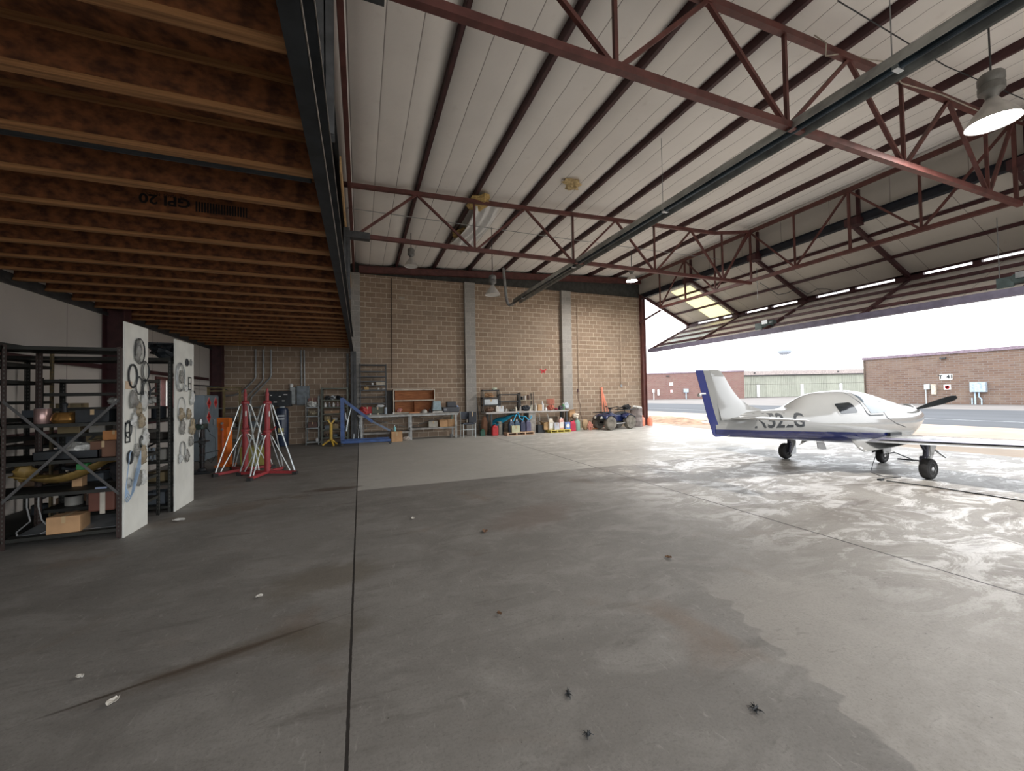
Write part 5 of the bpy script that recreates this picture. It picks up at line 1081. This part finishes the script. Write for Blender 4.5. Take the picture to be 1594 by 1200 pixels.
# ------------------------------------------------------------------ along the back wall, left of the post
rack_unit('metal_shelf_rack', 'grey metal rack at the wall behind the left jack', -4.7, -3.25, 16.0, 16.45, 1.45, (.3, .75, 1.1, 1.42), None, m=M('grey_rack_steel', (.12, .13, .13), .5))
stock(-4.6, -3.35, 16.2, .75, 4, .28, 2, 'on the grey rack behind the left jack')
t = thing('wall_cabinet', 'black wall-hung cabinet with white stickers left of the switch boxes', 'cabinet', (-2.78, 16.4, 1.42))
MB().box(-.36, .42, -.18, .17, 0, .55).build('body', blk, t, bevel=.01)
for i, (x, z) in enumerate(((-.2, .4), (.08, .36), (.2, .2), (-.05, .16), (.28, .42))): MB().box(x-.03-.015*i, x+.03, -.184, -.18, z-.015, z+.015).build('sticker', paper, t)
t = thing('water_cooler', 'dark blue and black upright tank unit below the black wall cabinet', 'tank', (-2.62, 16.1, 0))
MB().lathe([(0, .02), (.2, .02), (.21, .06), (.21, 1.28), (.17, 1.36), (0, 1.38)], (0, 0, 0), 'Z', 24).build('tank', M('navy_enamel', (.02, .035, .07), .3), t, smooth=True)
MB().box(-.1, .1, -.24, -.2, .95, 1.02).box(-.1, .1, -.24, -.2, 1.06, 1.12).build('white_band', mcol((.5, .55, .6)), t)
MB().box(-.08, .08, -.26, -.2, .52, .66).build('spout_panel', mcol((.5, .45, .18)), t); MB().box(-.1, .1, -.28, -.2, .44, .47).build('drip_shelf', white, t)
MB().lathe([(0, 1.36), (.1, 1.37), (.1, 1.42), (0, 1.43)], (0, 0, 0)).build('top_cap', mcol((.35, .4, .42)), t)
rack_unit('open_wire_rack', 'narrow grey wire rack left of the yellow stand', -1.86, -1.42, 15.95, 16.4, 1.78, (.12, .62, 1.05, 1.38), None, m=M('pale_rack_steel', (.22, .24, .24), .4, .4), pw=.03)
lump('grey plastic heap on the top shelf of the narrow wire rack', (-1.66, 16.1, 1.38), (.17, .14, .11), polyb, 31, 'heap', 'plastic_heap')
lump('tan rag heap on the middle shelf of the narrow wire rack', (-1.64, 16.1, 1.05), (.18, .14, .09), mcol((.30, .26, .18), .8), 32, 'heap', 'rag_heap')
carton('brown box on the second shelf of the narrow wire rack', (-1.64, 16.15, .62), (.3, .25, .2), 0, mcol((.12, .07, .06), .8))
bottle('small white bottle on the bottom shelf of the narrow wire rack', (-1.5, 16.1, .12), .05, .12, white)
carton('reddish box standing behind the narrow wire rack top', (-1.66, 16.3, 1.38), (.28, .12, .32), 0, mcol((.24, .13, .11), .8))
FR = rack_unit('steel_parts_shelves', 'tall green-grey shelving behind the yellow stand and blue hoist', -1.36, -.42, 15.95, 16.45, 2.08, (.25, .55, .85, 1.12, 1.36, 1.62, 2.06), None, m=M('green_grey_steel', (.10, .115, .09), .5), pw=.06)
for j, z in enumerate((.25, .55, .85)): stock(-1.28, -.5, 16.2, z, 3, .2, j+4, 'on the %s shelf behind the yellow stand' % ('bottom', 'second', 'third')[j])
for i, (x, m_) in enumerate(((-1.22, white), (-1.08, mcol((.2, .2, .22))), (-.94, white), (-.80, mcol((.4, .3, .3))), (-.66, mcol((.1, .1, .12))))):
    bottle(('leftmost white bottle', 'dark bottle second from left', 'white bottle in the middle', 'pinkish bottle fourth from left', 'black bottle at the right end')[i]+' on the shelf above the yellow stand', (x, 16.1, 1.36), .04, .17, m_)
for i, x in enumerate((-1.15, -.95, -.75)): lump(('left', 'middle', 'right')[i]+' heap of dark fittings on the upper shelf above the bottles', (x, 16.15, 1.62), (.1, .12, .08), (dkgry, galv, blk)[i], 40+i, 'heap', 'fittings_heap', amp=.4)
carton('flat tan box on the shelf below the bottles', (-1.0, 16.1, 1.12), (.5, .25, .1), 0, mcol((.28, .18, .11), .8))
ys = thing('yellow_support_stand', 'small yellow Y-topped stand on three splayed feet', 'stand', (-.98, 15.3, 0), R(20))
MB().tube([(0, 0, .18), (0, 0, .78)], .05, 14).build('column', yel, ys, smooth=True)
MB().bar((0, 0, .76), (-.11, 0, .92), .05, .05).bar((0, 0, .76), (.11, 0, .92), .05, .05).build('fork', yel, ys)
for k in range(3):
    a = R(-90+120*k); MB().bar((0, 0, .24), (.28*math.cos(a), .28*math.sin(a), .03), .05, .05).build('foot', yel, ys)
# blue engine hoist
hs = thing('engine_hoist', 'blue folding engine hoist in front of the mezzanine post', 'hoist', (-.6, 15.2, 0))
MB().bar((0, 0, .12), (0, 0, 1.68), .13, .13).build('mast', bluep, hs)
MB().bar((-.03, 0, 1.66), (1.0, 0, .80), .08, .1).build('boom', bluep, hs)
MB().bar((1.0, 0, .80), (1.62, -.02, .45), .05, .07).build('boom_extension', M('grey_blue_steel', (.12, .16, .24), .4), hs)
for s in (-1, 1): MB().bar((0, s*.28, .14), (1.6, s*.36, .14), .07, .09).build('base_leg', bluep, hs)
MB().bar((0, -.32, .14), (0, .32, .14), .09, .09).build('rear_crossbar', bluep, hs)
for x, y in ((0, -.33), (0, .33), (1.58, -.38), (1.58, .38)): MB().lathe([(.01, -.02), (.05, -.02), (.055, 0), (.05, .02), (.01, .02)], (x, y, .055), 'Y', 14).build('caster', blk, hs)
MB().tube([(.12, 0, .5), (.18, 0, .9)], .03, 10).tube([(.18, 0, .9), (.30, 0, 1.38)], .018, 10).build('hydraulic_ram', brace_m, hs)
MB().tube([(.04, -.08, 1.1), (.1, -.12, 1.16), (.13, -.12, .9)], .012, 6).build('pump_lever', galv, hs)
for i, (x, l, tlt, m_) in enumerate(((-.12, 1.25, .1, galv), (-.02, 1.1, -.12, dkgry), (.06, 1.2, .06, gypipe), (-.2, .95, .16, dkgry), (.0, 1.3, .0, blk), (-.27, 1.2, .05, galv))):
    single('metal_rod', MB().tube([(0, 0, 0), (tlt, .16, l)], .013, 6), m_, ('silver right-leaning', 'charcoal left-leaning', 'pale slightly tilted', 'short charcoal', 'tall upright black', 'leftmost silver')[i]+' thin metal rod leaning by the mezzanine post', 'rod', (x+.02, 16.12, 0))
# ------------------------------------------------------------------ tall black shelving, bench one
TS = rack_unit('tall_parts_shelving', 'tall dark shelving above the left end of the first workbench', -.02, .96, 16.08, 16.42, 2.98, (1.06, 1.46, 1.72, 1.98, 2.16, 2.32, 2.50, 2.70, 2.96), None, m=M('blue_black_steel', (.035, .04, .045), .45), pw=.035, zb=1.031)
MB().bar((-.48, .17, .9), (.48, .17, 1.9), .005, .03, (0, 1, 0)).bar((-.48, .17, 2.9), (.48, .17, 1.9), .005, .03, (0, 1, 0)).bar((-.48, .17, 1.9), (.48, .17, 2.9), .005, .03, (0, 1, 0)).build('back_brace', blk, TS)
carton('white carton on the upper tier of the tall dark shelving', (.74, 16.22, 2.16), (.34, .2, .12), 0, mcol((.5, .45, .36), .8))
carton('small tan box on the middle tier of the tall dark shelving', (.22, 16.2, 1.98), (.16, .16, .12), 0, mcol((.42, .28, .12), .8))
can('small white tin left of the white carton on the tall shelving', (.44, 16.2, 2.16), .04, .09, white)
can('small white tin on the middle tier of the tall shelving', (.66, 16.2, 1.98), .035, .07, white)
carton('grey flat box right on the middle tier of the tall shelving', (.86, 16.2, 1.98), (.14, .16, .06), 0, mcol((.3, .3, .3), .8))
wb = thing('steel_workbench', 'long grey workbench under the wooden shelf box', 'workbench', (1.83, 16.1, 0))
bt = M('weathered_grey_top', (.26, .25, .23), .6, 0, .25, 4); bleg = M('pale_steel_leg', (.36, .37, .36), .45, .2)
MB().box(-1.95, 1.92, -.36, .36, .98, 1.03).build('worktop', bt, wb, bevel=.005); MB().box(-1.9, 1.88, -.35, -.31, .92, .98).build('front_rail', bleg, wb)
for x in (-1.80, .0, 1.78):
    for y in (-.33, .33): MB().box(x-.035, x+.035, y-.025, y+.025, 0, .98).build('leg', bleg, wb)
MB().box(-1.8, .0, -.33, .33, .30, .34).box(-1.8, 0, -.345, -.33, .28, .345).build('lower_shelf', bt, wb); MB().box(0, 1.78, -.33, .33, .40, .44).box(0, 1.78, -.345, -.33, .38, .445).build('lower_shelf', bt, wb)
for (a, b) in ((-1.75, -.1), (.1, 1.7)):
    MB().bar((a, .30, .46), (b, .30, .92), .02, .07, (0, 1, 0)).bar((a, .28, .92), (b, .28, .46), .02, .07, (0, 1, 0)).build('back_brace', M('grey_timber', (.22, .21, .19), .8), wb)
sb = thing('wooden_shelf_box', 'open wooden shelf box with pale edges standing on the first workbench', 'shelf box', (2.02, 16.28, 1.03))
wd_ = wood_mat('reddish_plywood', (.24, .085, .03), (.36, .14, .05))
MB().box(-.80, .80, .14, .155, .02, .93).build('back_panel', wd_, sb)
pe = M('pale_edge', (.50, .45, .36), .6)
for nm, b in (('side_panel', (-.82, -.78, -.16, .16, 0, .95)), ('side_panel', (.78, .82, -.16, .16, 0, .95)), ('top_panel', (-.80, .80, -.16, .16, .91, .95)), ('bottom_panel', (-.80, .80, -.16, .16, 0, .04)), ('shelf', (-.78, .78, -.155, .15, .48, .52))):
    p = MB().box(*b).build(nm, wd_, sb)
    if b[1]-b[0] < .1: MB().box(b[0], b[1], -.166, -.16, b[4], b[5]).build('pale_edge_strip', pe, p)
    else: MB().box(b[0], b[1], -.164, -.156, b[4], b[5]).build('pale_edge_strip', pe, p)
MB().box(-.0, .02, -.14, .15, .04, .48).build('divider', wd_, sb)
single('wall_board', MB().box(0, .3, 0, .03, 0, .92), M('dark_board', (.045, .04, .035), .7), 'dark flat board between the tall shelving and the wooden shelf box', 'board', (.99, 16.4, 1.03))
lump('red and brown heap at the left end of the first workbench', (.10, 15.95, 1.03), (.15, .13, .15), mcol((.45, .06, .06), .6), 51, 'heap', 'red_rag_heap')
carton('red box behind the heap at the left end of the bench', (.24, 16.2, 1.06), (.34, .18, .26), 0, mcol((.42, .05, .05), .7))
carton('dark green metal case on the bench under the tall shelving', (.62, 16.2, 1.06), (.42, .24, .24), 0, mcol((.10, .11, .08), .6), name='metal_case', cat='case')
lump('white gun-shaped tool lying on the dark green case', (.70, 16.1, 1.30), (.15, .06, .05), mcol((.5, .52, .52)), 52, 'tool', 'spray_gun')
can('blue-grey tin at the right end of the tall shelving on the bench', (.90, 15.9, 1.03), .05, .26, mcol((.30, .36, .42)))
can('tiny white jar near the left bench edge', (.34, 15.8, 1.03), .03, .05, white); can('tiny white jar before the wooden shelf box', (1.18, 15.85, 1.03), .035, .05, white); can('tiny pale jar right of the heap', (.62, 15.82, 1.03), .03, .05, cream)
lump('small red and white round part inside the wooden shelf box, lower left', (1.44, 16.2, 1.07), (.1, .08, .08), mcol((.55, .25, .22)), 53, 'part', 'round_part')
single('safety_helmet', MB().lathe([(.12, 0), (.125, .03), (.10, .10), (.05, .13), (0, .14)], (0, 0, 0), 'Z', 18), mcol((.42, .42, .38)), 'grey-white dome-shaped helmet on the bench before the shelf box', 'helmet', (2.38, 15.95, 1.03), smooth=True)
can('dark jar right of the helmet', (2.6, 15.95, 1.03), .04, .13, blk)
single('orange_plank', MB().box(-.2, .2, -.04, .04, 0, .05), mcol((.5, .22, .1), .7), 'short orange-brown block at the front of the first bench', 'block', (1.98, 15.84, 1.03))
t = thing('old_computer_monitor', 'old blue-tinted computer monitor on the first workbench', 'monitor', (2.86, 15.98, 1.03), R(5))
MB().prism([(-.19, -.15, .08), (.19, -.15, .08), (.15, -.13, .46), (-.15, -.13, .46)], (0, .26, -.02)).build('casing', mcol((.24, .32, .34)), t, bevel=.01)
MB().prism([(-.155, -.155, .12), (.155, -.155, .12), (.125, -.14, .42), (-.125, -.14, .42)], (0, -.004, 0)).build('screen', M('monitor_glass', (.12, .20, .22), .15), t)
MB().box(-.2, .22, -.2, .14, 0, .05).build('keyboard_base', mcol((.62, .62, .58)), t, bevel=.006); 
t = thing('grey_machine', 'dark grey bench machine right of the old monitor', 'machine', (3.42, 16.0, 1.03))
MB().box(-.32, .36, -.2, .2, 0, .2).build('base', mcol((.05, .055, .065)), t, bevel=.02); MB().box(-.14, .24, -.14, .14, .2, .42).build('upper_housing', mcol((.04, .045, .055)), t, bevel=.02)
MB().box(-.28, -.16, -.205, -.2, .06, .14).build('panel', mcol((.2, .22, .25)), t)
lump('light blue crumpled bag at the right end of the first bench', (3.68, 15.92, 1.03), (.11, .1, .13), mcol((.25, .36, .6)), 54, 'bag', 'blue_bag')
carton('pale crate on the lower shelf of the first bench', (2.72, 16.05, .44), (.36, .28, .24), 0, mcol((.42, .40, .34), .8))
carton('open cardboard box with red print on the lower shelf of the first bench', (3.12, 15.98, .44), (.32, .26, .26), .1, None, None, True)
carton('brown cardboard box at the right end of the lower shelf', (3.45, 16.05, .44), (.28, .28, .30))
bottle('greenish bottle on the brown box under the first bench', (3.5, 16.0, .74), .05, .2, mcol((.2, .26, .2)))
carton('cardboard box on the floor under the left half of the bench', (1.25, 15.53, 0), (.40, .32, .38), .1)
bottle('teal and white bottle standing on the floor box', (1.2, 15.53, .385), .045, .22, mcol((.2, .5, .52)))
lump('white and brown rubbish beside the floor box', (1.66, 15.75, 0), (.16, .12, .07), mcol((.5, .46, .42), .8), 55, 'rubbish', 'rubbish')
can('small tin on the floor at the right leg of the first bench', (3.44, 15.9, 0), .06, .14, mcol((.2, .2, .2)))
single('timber_pieces', MB().bar((0, 0, .02), (.5, .12, .03), .04, .04).bar((0, .1, .03), (.45, -.06, .06), .03, .03), M('grey_timber', (.22, .21, .19), .8), 'grey timber offcuts on the floor under the bench', 'timber', (.5, 16.0, 0))
# folding chair
ch = thing('folding_chair', 'dark folding chair with pale legs between the two workbenches', 'chair', (4.05, 15.62, 0))
MB().box(-.22, .26, -.22, .20, .52, .58).build('seat', mcol((.03, .04, .06)), ch, bevel=.02)
MB().prism([(-.2, .20, .72), (.28, .20, .72), (.28, .26, 1.02), (-.2, .26, 1.02)], (0, .03, 0)).build('backrest', mcol((.03, .04, .06)), ch, bevel=.01)
for x in (-.22, .28):
    MB().tube([(x, -.22, 0), (x, -.20, .55)], .014, 8).build('leg', brace_m, ch); MB().tube([(x, .26, 0), (x, .20, .55), (x, .27, 1.02)], .014, 8).build('leg', brace_m, ch)
    MB().tube([(x, -.21, .32), (x, .23, .32)], .01, 6).build('side_rail', brace_m, ch)
MB().tube([(-.22, -.21, .32), (.28, -.21, .32)], .01, 6).build('front_rail', brace_m, ch)
carton('black case standing on the folding chair', (4.26, 15.66, .58), (.32, .2, .42), 0, mcol((.015, .02, .03)), name='black_case', cat='case')
# ------------------------------------------------------------------ bench two
w2 = thing('timber_workbench', 'long pale-topped workbench crowded with cans and bottles', 'workbench', (6.72, 16.0, 0))
t2 = M('pale_bench_top', (.42, .40, .38), .55, 0, .15, 4)
MB().box(-1.86, .30, -.34, .40, .90, .97).build('worktop', t2, w2, bevel=.006); MB().box(.30, 2.06, -.34, .40, .90, .955).build('worktop', t2, w2, bevel=.006)
MB().box(.10, .42, -.30, .3, 0, .90).build('pedestal', M('grey_timber_box', (.30, .28, .25), .8), w2, bevel=.004)
for x in (-1.6, 1.98):
    for y in (-.24, .29): MB().box(x-.04, x+.04, y-.04, y+.04, 0, .9).build('leg', dkgry, w2)
for i, (x0, x1, z, lab) in enumerate(((4.86, 5.62, 1.92, 'black wire shelf unit at the left end of the second workbench'), (5.64, 6.56, 1.73, 'low black two-tier shelf in the middle of the second workbench'), (6.58, 7.24, 1.78, 'small tan-edged shelf unit right of the middle of the second bench'))):
    rack_unit('bench_shelf_unit', lab, x0, x1, 16.1, 16.36, z, ((1.28, 1.58, z-.01), (1.42, z-.01), (1.44, z-.01))[i], None, m=(blk, blk, M('tan_shelf', (.38, .32, .22), .6))[i], pm=blk, pw=.035, zb=.971)
lump('brown knitted heap on the upper shelf of the left wire unit', (5.18, 16.2, 1.58), (.22, .1, .11), mcol((.26, .15, .08), .9), 60, 'heap', 'brown_heap')
lump('white and green leafy item on top of the left wire unit', (5.42, 16.2, 1.91), (.12, .08, .05), mcol((.5, .55, .42)), 61, 'item', 'pale_bundle')
carton('white printed carton on the lower shelf of the left wire unit', (5.24, 16.2, 1.28), (.60, .2, .22), 0, mcol((.55, .60, .62), .7))
for i, x in enumerate((6.72, 6.86, 7.02)):
    can(('left', 'middle', 'right')[i]+' dark tin with white label on the small tan shelf', (x, 16.2, 1.44), .055, .16+.03*i, (blk, mcol((.5, .45, .4)), mcol((.06, .03, .02)))[i])
lump('brown boots-like heap under the left wire unit', (5.12, 15.95, .97), (.2, .14, .10), mcol((.14, .08, .05), .8), 62, 'heap', 'brown_boots')
rows = [(5.42, .09, .26, 'jug', (.62, .60, .55), 'off-white jug near the left end of the second bench'), (5.60, .22, .24, 'box', (.60, .62, .64), 'white box with blue label on the second bench'),
    (5.86, .07, .10, 'can', (.45, .43, .40), 'low pale tin right of the white box'), (6.10, .2, .10, 'lump', (.10, .10, .09), 'dark greasy part in the middle of the second bench'), (6.30, .05, .19, 'bottle', (.72, .66, .52), 'cream bottle right of the dark greasy part'),
    (6.54, .05, .20, 'bottle', (.80, .80, .78), 'white bottle left of the black machine'), (6.74, .26, .24, 'lump', (.02, .025, .035), 'black machine-like heap on the second bench'), (6.95, .05, .22, 'bottle', (.66, .62, .54), 'pale bottle right of the black machine'),
    (7.06, .06, .26, 'can', (.50, .48, .40), 'tall pale tin with a beige top'), (7.22, .055, .34, 'bottle', (.55, .52, .46), 'tall off-white bottle beside the tan carton'), (7.42, .20, .27, 'box', (.50, .31, .16), 'tan upright carton on the second bench'),
    (7.60, .07, .42, 'bottle', (.62, .64, .66), 'tall white spray bottle right of the tan carton'), (7.72, .05, .15, 'bottle', (.80, .80, .80), 'short white bottle before the red cloth'), (7.98, .26, .26, 'lump', (.42, .12, .08), 'folded red-brown cloth pile on the second bench'), (8.28, .10, .10, 'lump', (.48, .10, .14), 'low pink-red rag at the right of the cloth pile'),
    (8.45, .18, .20, 'lump', (.06, .055, .07), 'dark tool heap at the right end of the second bench'), (8.62, .07, .32, 'bottle', (.08, .22, .10), 'green-capped dark bottle at the far right end of the bench')]
for i, (x, wd, h, k, c, lab) in enumerate(rows):
    z = .97 if x < 7.02 else .955; loc = (x, 15.86+.05*(i % 3), z)
    if k == 'jug': jug(lab, loc, wd*1.6, .12, h, mcol(c))
    elif k == 'box': carton(lab, loc, (wd, .16, h), 0, mcol(c, .7))
    elif k == 'can': can(lab, loc, wd, h, mcol(c))
    elif k == 'bottle': bottle(lab, loc, wd, h, mcol(c))
    else: lump(lab, loc, (wd*.7, .13, h/2), mcol(c, .8), 70+i, 'heap', 'bench_heap', amp=.35)
single('red_hose_roll', MB().tube([(.22*math.cos(a)*.9, .08*math.sin(a), .02+.004*i) for i, a in enumerate([PI*k/8 for k in range(64)])], .014, 6), mcol((.5, .14, .09), .6), 'coil of red hose on the red-brown cloth pile', 'hose', (7.98, 15.9, 1.20))
# under bench two
def pallet(label, loc, w_, d_, m, rz=0):
    t = thing('wooden_pallet', label, 'pallet', loc, rz)
    for k in range(3): y = -d_/2+.05+k*(d_-.1)/2; MB().box(-w_/2, w_/2, y-.045, y+.045, 0, .018).build('bottom_board', m, t)
    for k in range(4): x = -w_/2+.03+k*(w_-.06)/3; MB().box(x-.025, x+.025, -d_/2, d_/2, .018, .10).build('bearer', m, t)
    for k in range(5): y = -d_/2+.05+k*(d_-.1)/4; MB().box(-w_/2, w_/2, y-.05, y+.05, .10, .12).build('deck_board', m, t)
    return t
pallet('bare wooden pallet under the left part of the second bench', (6.22, 15.42, 0), 1.22, .52, wood_mat('pallet_wood', (.45, .30, .2), (.62, .44, .3)))
pallet('yellow-painted pallet under the right part of the second bench', (8.15, 15.6, 0), 1.0, .62, M('yellow_pallet', (.62, .52, .12), .7, 0, .3, 5))
for i, (x, c, lab) in enumerate(((5.95, (.06, .09, .14), 'square-shouldered dark bottle with white cap, first from the left on the bare pallet'), (6.20, (.05, .10, .16), 'dark bottle with white cap, second from the left on the bare pallet'), (6.46, (.04, .05, .10), 'dark bottle with white cap, third from the left on the bare pallet'), (6.72, (.10, .10, .18), 'dark bottle with white cap, last on the bare pallet'))):
    jug(lab, (x-.05, 15.48, .12), .22, .2, .52, mcol(c), white, 0, 'jug', 'oil_jug')
carton('pale yellow printed box on the front of the bare pallet', (6.0, 15.26, .12), (.36, .16, .28), 0, mcol((.55, .56, .38), .7))
tarp = MB(); tarp.grid(lambda u, v: (5.15+1.5*u+.0, 15.54+.5*v, .40+.50*(1-abs(u-.62)**1.3*1.2)*(1-.15*v)+.03*math.sin(u*13+v*5)-.28*(1-v)*(1-u)), 18, 8)
tb = tarp.build('blue_tarpaulin', M('blue_tarp', (.01, .22, .36), .4, 0, .2, 6, .2), solid=.008, smooth=True); tag(tb, 'blue plastic sheet hanging in a tent shape below the second bench', 'tarpaulin')
single('blue_strap', MB().tube([(0, 0, -.15), (.12, 0, .10), (.22, 0, .22), (.3, 0, -.04), (.42, 0, -.14), (.5, 0, .06), (.6, 0, -.02), (.72, 0, -.12), (.84, 0, .0), (.86, 0, .05), (.78, 0, .04)], .022, 8), M('bright_blue_strap', (.05, .50, .85), .4), 'bright blue looping strap over the blue plastic sheet', 'strap', (5.98, 15.42, .72))
t = jug('red petrol can left of the bare pallet', (5.22, 15.62, 0), .26, .2, .48, redpl, blk, 0, 'petrol can', 'petrol_can')
carton('grey upright board-like box right of the red petrol can', (5.46, 15.72, 0), (.16, .3, .56), 0, mcol((.22, .22, .19), .8))
single('dark_bin', MB().lathe([(0, 0), (.15, 0), (.18, .55), (.17, .56), (.15, .03)], (0, 0, 0)), blk, 'dark bin between the grey box and the pallet jugs', 'bin', (5.60, 16.0, 0), smooth=True)
jug('small green-lidded dark jug at the left below the second bench', (4.72, 15.75, 0), .2, .16, .28, mcol((.02, .09, .06)), mcol((.03, .2, .1)))
single('brown_sack', MB().blob((0, 0, .38), .14, .12, .40, .12, 12, 8, 15), mcol((.24, .12, .07), .85), 'tall brown sack leaning left of the red petrol can', 'sack', (4.9, 16.0, .0), smooth=True)
single('grey_pole', MB().tube([(0, 0, 0), (-.05, .35, 1.6)], .02, 8), dkgry, 'dark pole leaning on the wall left of the second bench', 'pole', (4.75, 16.15, 0))
for i, (x, c, lab, kind) in enumerate(((7.62, (.50, .32, .16), 'open brown box at the left of the yellow pallet', 'open'), (7.78, (.62, .56, .46), 'cream jug with white top at the left of the yellow pallet', 'jug'), (8.02, (.50, .52, .60), 'whitish box with blue print on the yellow pallet', 'box'), (8.30, (.66, .38, .32), 'peach and white jug with pointed top on the yellow pallet', 'jug'), (8.56, (.16, .30, .66), 'blue and white printed box at the right of the yellow pallet', 'box'))):
    if kind == 'jug': jug(lab, (x, 15.46+.1*(i % 2), .12), .24, .18, .52, mcol(c), white, 0, 'jug', 'washer_fluid_jug', paper)
    elif kind == 'open': carton(lab, (x-.06, 15.68, .12), (.22, .3, .30), 0, mcol(c, .8), None, True)
    else: carton(lab, (x, 15.50, .12), (.24, .2, .30), 0, mcol(c, .7))
single('white_ring_print', MB().lathe([(.05, 0), (.085, 0), (.085, .004), (.05, .004)], (0, 0, 0), 'Y', 16), paper, 'white ring printed on the blue and white box', 'print', (8.56, 15.393, .27))
for i, (x, l, tl) in enumerate(((7.95, .82, .02), (8.10, .86, .18), (7.5, .8, -.02), (7.42, .7, .0))):
    single('broom_handle', MB().tube([(0, 0, 0), (-tl, .15, l)], .013, 6), (white, mcol((.6, .55, .45)), white, gypipe)[i], ('upright white stick', 'slanting cream stick', 'white stick', 'grey stick')[i]+(' standing under the right part of the second bench', ' crossing behind the peach jug', ' near the open brown box', ' at the left of the open brown box')[i], 'stick', (x, 15.98, 0))
single('dark_crates', MB().cbox(0, 0, 0, .36, .3, .34, .1), blk, 'black crate on the floor between the two pallets', 'crate', (7.36, 15.75, 0), bevel=.01)
jug('red petrol can right of the yellow pallet', (8.92, 15.65, 0), .28, .2, .50, mcol((.5, .02, .06)), blk, 0, 'petrol can', 'petrol_can')
t = thing('gas_cylinder', 'small pale green gas cylinder at the foot of the second pilaster', 'gas cylinder', (9.28, 15.85, 0))
MB().lathe([(0, 0), (.13, .0), (.15, .03), (.15, .38), (.10, .46), (.04, .48), (0, .48)], (0, 0, 0), 'Z', 20).build('body', mcol((.24, .42, .34)), t, smooth=True); MB().lathe([(.05, .46), (.05, .56), (.03, .57), (0, .57)], (0, 0, 0)).build('valve', galv, t)
carton('tilted open cardboard box on top of the red petrol can', (9.05, 16.05, .62), (.40, .3, .3), .35, None, None, True)
carton('support box beneath the tilted cardboard box', (9.08, 16.1, 0), (.34, .3, .61), 0, mcol((.25, .16, .1), .8))
lump('white and brown paper sheets on the green cylinder', (9.22, 15.82, .575), (.15, .12, .11), mcol((.70, .62, .50), .8), 81, 'paper', 'crumpled_paper')
single('paper_feed_sack', MB().blob((0, 0, .24), .17, .13, .25, .14, 12, 8, 22), mcol((.42, .30, .18), .85), 'brown paper feed sack right of the green cylinder', 'sack', (9.68, 15.78, 0), smooth=True)
lump('reddish patterned bag on the side of the feed sack', (9.84, 15.62, 0), (.12, .08, .20), mcol((.52, .22, .16), .8), 82, 'bag', 'patterned_bag')
single('clear_plastic_wrap', MB().blob((0, 0, .0), .12, .03, .16, .3, 10, 6, 6), M('white_wrap', (.5, .56, .62), .3), 'pale bluish plastic wrap hanging on the second pilaster', 'plastic wrap', (9.05, 16.37, 1.12))
lump('orange-brown rag on the floor left of the quad bike', (10.15, 15.75, 0), (.2, .1, .04), mcol((.5, .2, .08), .8), 83, 'rag', 'rag')
# ------------------------------------------------------------------ litter on the floor
def leaf(label, loc, s, m, seed, name='dry_leaf', cat='leaf'):
    rd = random.Random(seed); mb = MB(); mb.grid(lambda u, v: ((u-.5)*s*(.4+.6*math.sin(PI*v)), (v-.5)*s*1.3, .004+.012*abs(u-.5)*2+rd.uniform(0, .010)), 4, 5)
    return single(name, mb, m, label, cat, loc, rz=rd.uniform(0, 6), solid=.0015)
lf = mcol((.16, .09, .05), .9); pw_ = mcol((.62, .60, .54), .9)
for i, (x, y, s, m_, lab) in enumerate(((-1.31, 2.91, .05, pw_, 'white chip on the left foreground floor'), (-1.62, 3.25, .03, pw_, 'small pale chip left of the white chip on the left foreground floor'), (-.82, 3.95, .04, pw_, 'pale sliver lying in the oil crack on the floor'), (-2.4, 6.9, .12, paper, 'white paper scrap on the floor by the first white board'),
    (.66, 5.6, .05, pw_, 'tiny white scrap on the floor right of the long joint'), (1.42, 4.7, .07, lf, 'curled brown leaf in the middle of the floor'), (.98, 2.9, .03, lf, 'tiny brown leaf in the central foreground'), (2.9, 3.2, .05, lf, 'small brown leaf near the worn floor edge'))):
    leaf(lab, (x, y, .001), s, m_, i, 'paper_scrap' if m_ is not lf else 'dry_leaf', 'scrap' if m_ is not lf else 'leaf')
def burr(label, loc, s, seed):
    rd = random.Random(seed); mb = MB()
    for k in range(16):
        a, b = rd.uniform(0, 2*PI), rd.uniform(-.2, .9); d = Vector((math.cos(a), math.sin(a), b*.5))*s*rd.uniform(.5, 1.2); mb.tube([(0, 0, .01), tuple(d*.6+Vector((0, 0, .012))), tuple(d+Vector((0, 0, .004)))], [.004, .002, .0008], 4)
    mb.blob((0, 0, .012), s*.35, s*.25, .012, .4, 8, 4, seed); single('dry_weed', mb, blk, label, 'dry weed', loc)
burr('black spidery weed tuft in the central foreground', (1.07, 1.99, 0), .035, 1); burr('black weed tuft below the spidery one', (1.03, 1.72, 0), .028, 2); burr('black weed tuft in the right foreground', (1.93, 1.52, 0), .04, 3)

# things of one kind share a group
kinds = {}
for o in list(COL.objects):
    if o.parent is None and 'label' in o: kinds.setdefault(o.name.split('.')[0], []).append(o)
plural = {'truss': 'trusses'}
for k, lst in kinds.items():
    if len(lst) > 1:
        wds = k.split('_'); e = wds[-1]
        wds[-1] = e if e.endswith('s') and e != 'truss' else e+'es' if e.endswith(('s', 'x', 'ch', 'sh')) else 'leaves' if e == 'leaf' else e+'s'
        for o in lst:
            if 'group' not in o: o['group'] = ' '.join(wds)+' in the hangar'
